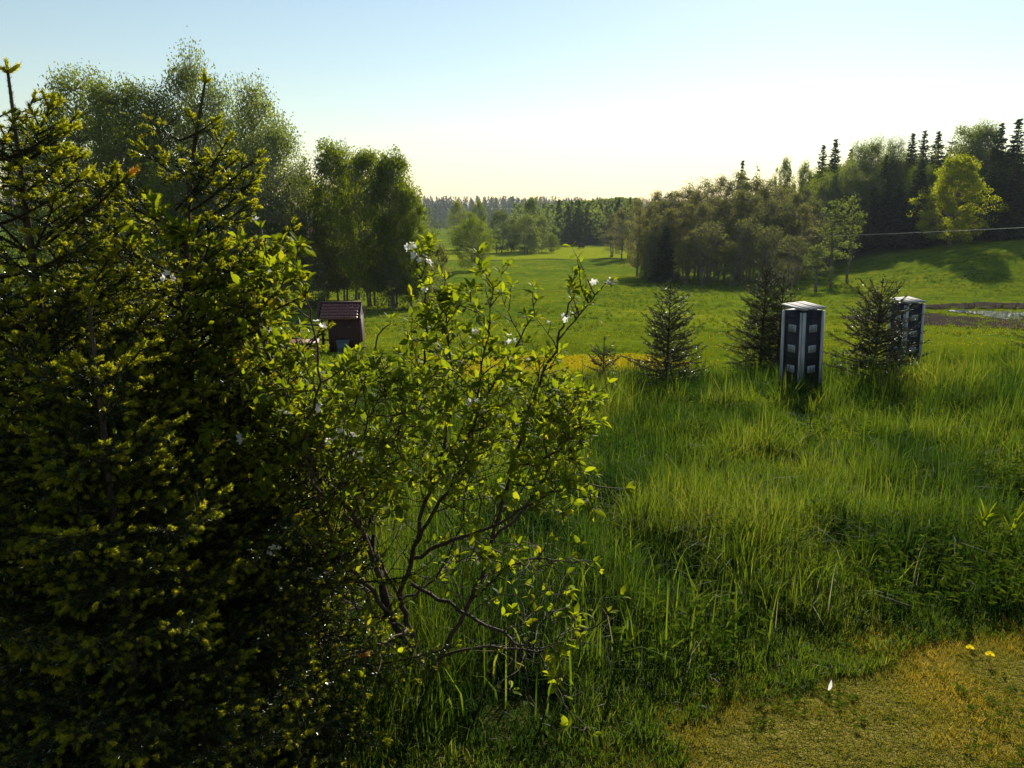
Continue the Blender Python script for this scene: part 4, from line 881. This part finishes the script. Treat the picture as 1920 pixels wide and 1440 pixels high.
# hillside forest
GH = 'trees of the hillside forest'
for (k, px, top, Y, w_, lab) in (
    ('spruce', 1393, 302, 175, 30, 'small dark spruce tip above the grove, left one of two'),
    ('pine', 1421, 306, 175, 34, 'small dark pine tip above the grove, right one of two'),
    ('round', 1470, 306, 165, 42, 'domed green tree top above the grove, left one of two'),
    ('round', 1511, 309, 165, 46, 'domed green tree top above the grove, right one of two'),
    ('spruce', 1545, 272, 160, 40, 'pointed dark spruce, left one of the pair left of the birches'),
    ('spruce', 1568, 262, 158, 46, 'pointed dark spruce, right one of the pair left of the birches'),
    ('birch', 1612, 272, 155, 48, 'pale birch right of the pointed spruce pair'),
    ('birch', 1642, 266, 152, 44, 'tallest pale birch left of the dark forest spruces'),
    ('birch', 1590, 310, 148, 50, 'lower birch in front of the pointed spruce pair'),
    ('birch', 1682, 264, 156, 40, 'pale birch standing against the dark spruces'),
    ('spruce', 1597, 280, 170, 36, 'spruce tip between the spruce pair and the birches'),
    ('spruce', 1662, 290, 150, 50, 'dark spruce between two pale birches'),
    ('spruce', 1713, 250, 158, 44, 'spruce tip left of the three skyline spruces'),
    ('spruce', 1735, 246, 160, 44, 'middle one of the three skyline spruces'),
    ('spruce', 1761, 247, 156, 46, 'spruce tip right of the three skyline spruces'),
    ('spruce', 1730, 305, 134, 92, 'large dark spruce immediately left of the yellow green maple'),
    ('spruce', 1690, 340, 138, 74, 'dark spruce low left of the large dark spruce'),
    ('spruce', 1640, 350, 142, 66, 'dark spruce low behind the thin single tree'),
    ('pine', 1787, 258, 150, 70, 'pine crown just above the yellow green maple'),
    ('leafy', 1828, 243, 148, 84, 'brownish broadleaf crown above right of the maple'),
    ('birch', 1858, 238, 144, 56, 'pale birch crown near the right end of the skyline'),
    ('spruce', 1880, 232, 140, 62, 'tall dark spruce second from the right edge'),
    ('spruce', 1912, 224, 134, 80, 'tall dark spruce at the right edge of the photo'),
    ('spruce', 1865, 300, 128, 82, 'large dark spruce immediately right of the yellow green maple'),
    ('spruce', 1905, 300, 126, 84, 'large dark spruce low at the right edge'),
    ('spruce', 1945, 250, 128, 90, 'dark spruce half outside the right edge'),
    ('birch', 1555, 330, 146, 50, 'birch behind the right end of the grove'),
    ('birch', 1625, 330, 143, 56, 'lower birch behind the thin single tree')):
    tree(k, px, top, Y, w_, lab, GH)
for i in range(40):                                              # the dark inside of the forest
    px = 1530+i*9.6+8*tr_.random(); k = 'spruce' if tr_.random() < .55 else ('birch' if tr_.random() < .6 else 'leafy')
    Y = 150+22*tr_.random()-.03*(px-1530)
    tree(k, px, np.interp(px, [1530, 1700, 1960], [318, 288, 262])+34*tr_.random(), Y, 62, '%s deep inside the hillside forest, %s' % ({'spruce': 'dark spruce', 'birch': 'pale birch', 'leafy': 'broadleaf tree'}[k], 'left of the yellow maple' if px < 1740 else 'behind the yellow maple'), GH)
tree('bush', 1640, 548, 74, 42, 'pale low bush in the meadow between the two tower boxes', None)
tree('bush', 1212, 438, 128, 40, 'bush at the left foot of the grove', GF)
# far woods that read as one mass
def mass(name, spots, label, mat, seed, dsp=1.0):
    rg = np.random.default_rng(seed); cr = MB(); tk = MB()
    for (x, y, H, W, con) in spots:
        z = float(T(x, y)); n_ = int(260*dsp); u = rg.random(n_)
        if con: zz = .12+.88*u; r_ = (1-zz)**.8*W/2*(.4+.6*rg.random(n_))+.05
        else: zz = .15+.85*u; r_ = np.sin(np.pi*np.clip(zz*.9+.05, 0, 1))**.6*W/2*(.3+.7*rg.random(n_)**.5)
        a = rg.random(n_)*6.28; c = np.stack([x+r_*np.cos(a), y+r_*np.sin(a), z+zz*H], 1)
        cards(cr, c, None, H*.085, H*.06, rg, np.clip(rg.random()*.6+.4*rg.random(n_), 0, 1), .5)
        tk.prisms([(x, y, z-.3)], [(x, y, z+H*.9)], .012*H, .003*H, 5)
    o = cr.obj(name, mat); tag(o, label, 'wood', kind='stuff'); return o
rg = np.random.default_rng(6); sp = []
for i in range(210):
    Y = 305+rg.random()*170; px = rg.uniform(1000, 1185) if Y < 340 else rg.uniform(960, 1195); p = ipx(px, 400, Y)
    if px < 1045 and Y < 400: continue
    hh_ = 13+5*rg.random(); tz_ = float(T(p[0], Y))+hh_; lim_ = ipx(px, 383 if px < 1110 else 378, Y)[2]
    if tz_ > lim_+1.5: hh_ -= tz_-lim_-1.5
    if hh_ < 6: continue
    sp.append((p[0], Y, hh_, 7+2*rg.random(), rg.random() < .3))
mass('far_wood', sp, 'far mixed wood closing the valley behind the pale trees', M['tree_birch'], 61)
sp = []
for i in range(1100):
    px = rg.uniform(560, 1420); Y = 960+rg.random()*480; p = ipx(px, 380, Y); sp.append((p[0], Y, 15+8*rg.random(), 12+3*rg.random(), rg.random() < .8))
for i in range(30):
    px = rg.uniform(690, 850); Y = 640+120*rg.random(); p = ipx(px, 400, Y); sp.append((p[0], Y, 7+5*rg.random(), 9, False))
mass('distant_forest', sp, 'distant bluish forest along the ridge on the horizon', M['tree_spruce'], 62, .5)
# far small things
p = gnd(1090, 466); o = thing('hay_feeder', p, 'small brown box standing far out on the valley field', 'box'); q = MB(); q.box((0, 0, .9), (2.0, 1.4, 1.2)); q.obj('body', M['bark'], o)
q = MB(); q.box((0, 0, 1.58), (2.3, 1.7, .12)); q.obj('lid', M['bark'], o)
for sx in (-1, 1): q = MB(); q.box((sx*.85, 0, .15), (.16, 1.2, .3)); q.obj('leg', M['bark'], o)
# power cable and its poles
a = ipx(2050, 432, 62); b_ = ipx(1150, 446, 210); t = np.linspace(0, 1, 40)[:, None]; P_ = a*(1-t)+b_*t; P_[:, 2] -= (4*t*(1-t))[:, 0]*.9; P_[:, 2] += .5
q = MB(); q.tube(P_, .022, 6); tag(q.obj('power_cable', M['cable']), 'thin grey power cable crossing in front of the hillside forest', 'cable')
for k, (c, lab) in enumerate(((a, 'wooden pole carrying the cable, just outside the right edge'), (b_, 'wooden pole carrying the cable, hidden at the left end of the grove'))):
    zg_ = float(T(c[0], c[1])); o = thing('utility_pole', (c[0], c[1], zg_), lab, 'pole', 'poles of the power cable'); hh = c[2]+.5-zg_
    q = MB(); q.tube([(0, 0, -.2), (0, 0, hh+.15)], [.13, .10], 10); q.obj('shaft', M['bark_grey'], o)
    q = MB(); q.box((0, 0, hh-.06), (.9, .1, .1)); q.obj('crossarm', M['bark_grey'], o)
print('trees', time.time()-t0)
# ------------------------------------------------------------------ haze
HAZE = .00012
if HAZE > 0:
    m, n, out = nodes('haze'); v = n.nodes.new('ShaderNodeVolumePrincipled'); v.inputs['Density'].default_value = HAZE
    v.inputs['Color'].default_value = (.80, .88, 1.0, 1); v.inputs['Anisotropy'].default_value = 0.1
    n.links.new(v.outputs[0], out.inputs['Volume'])
    zmin = float(Z.min())-1; zmax = 75.0
    q = MB(); q.box((0, 0, (zmin+zmax)/2), (5400, 5400, zmax-zmin)); o = q.obj('haze', m); tag(o, 'pale summer haze in the air over the valley', 'haze', kind='stuff')
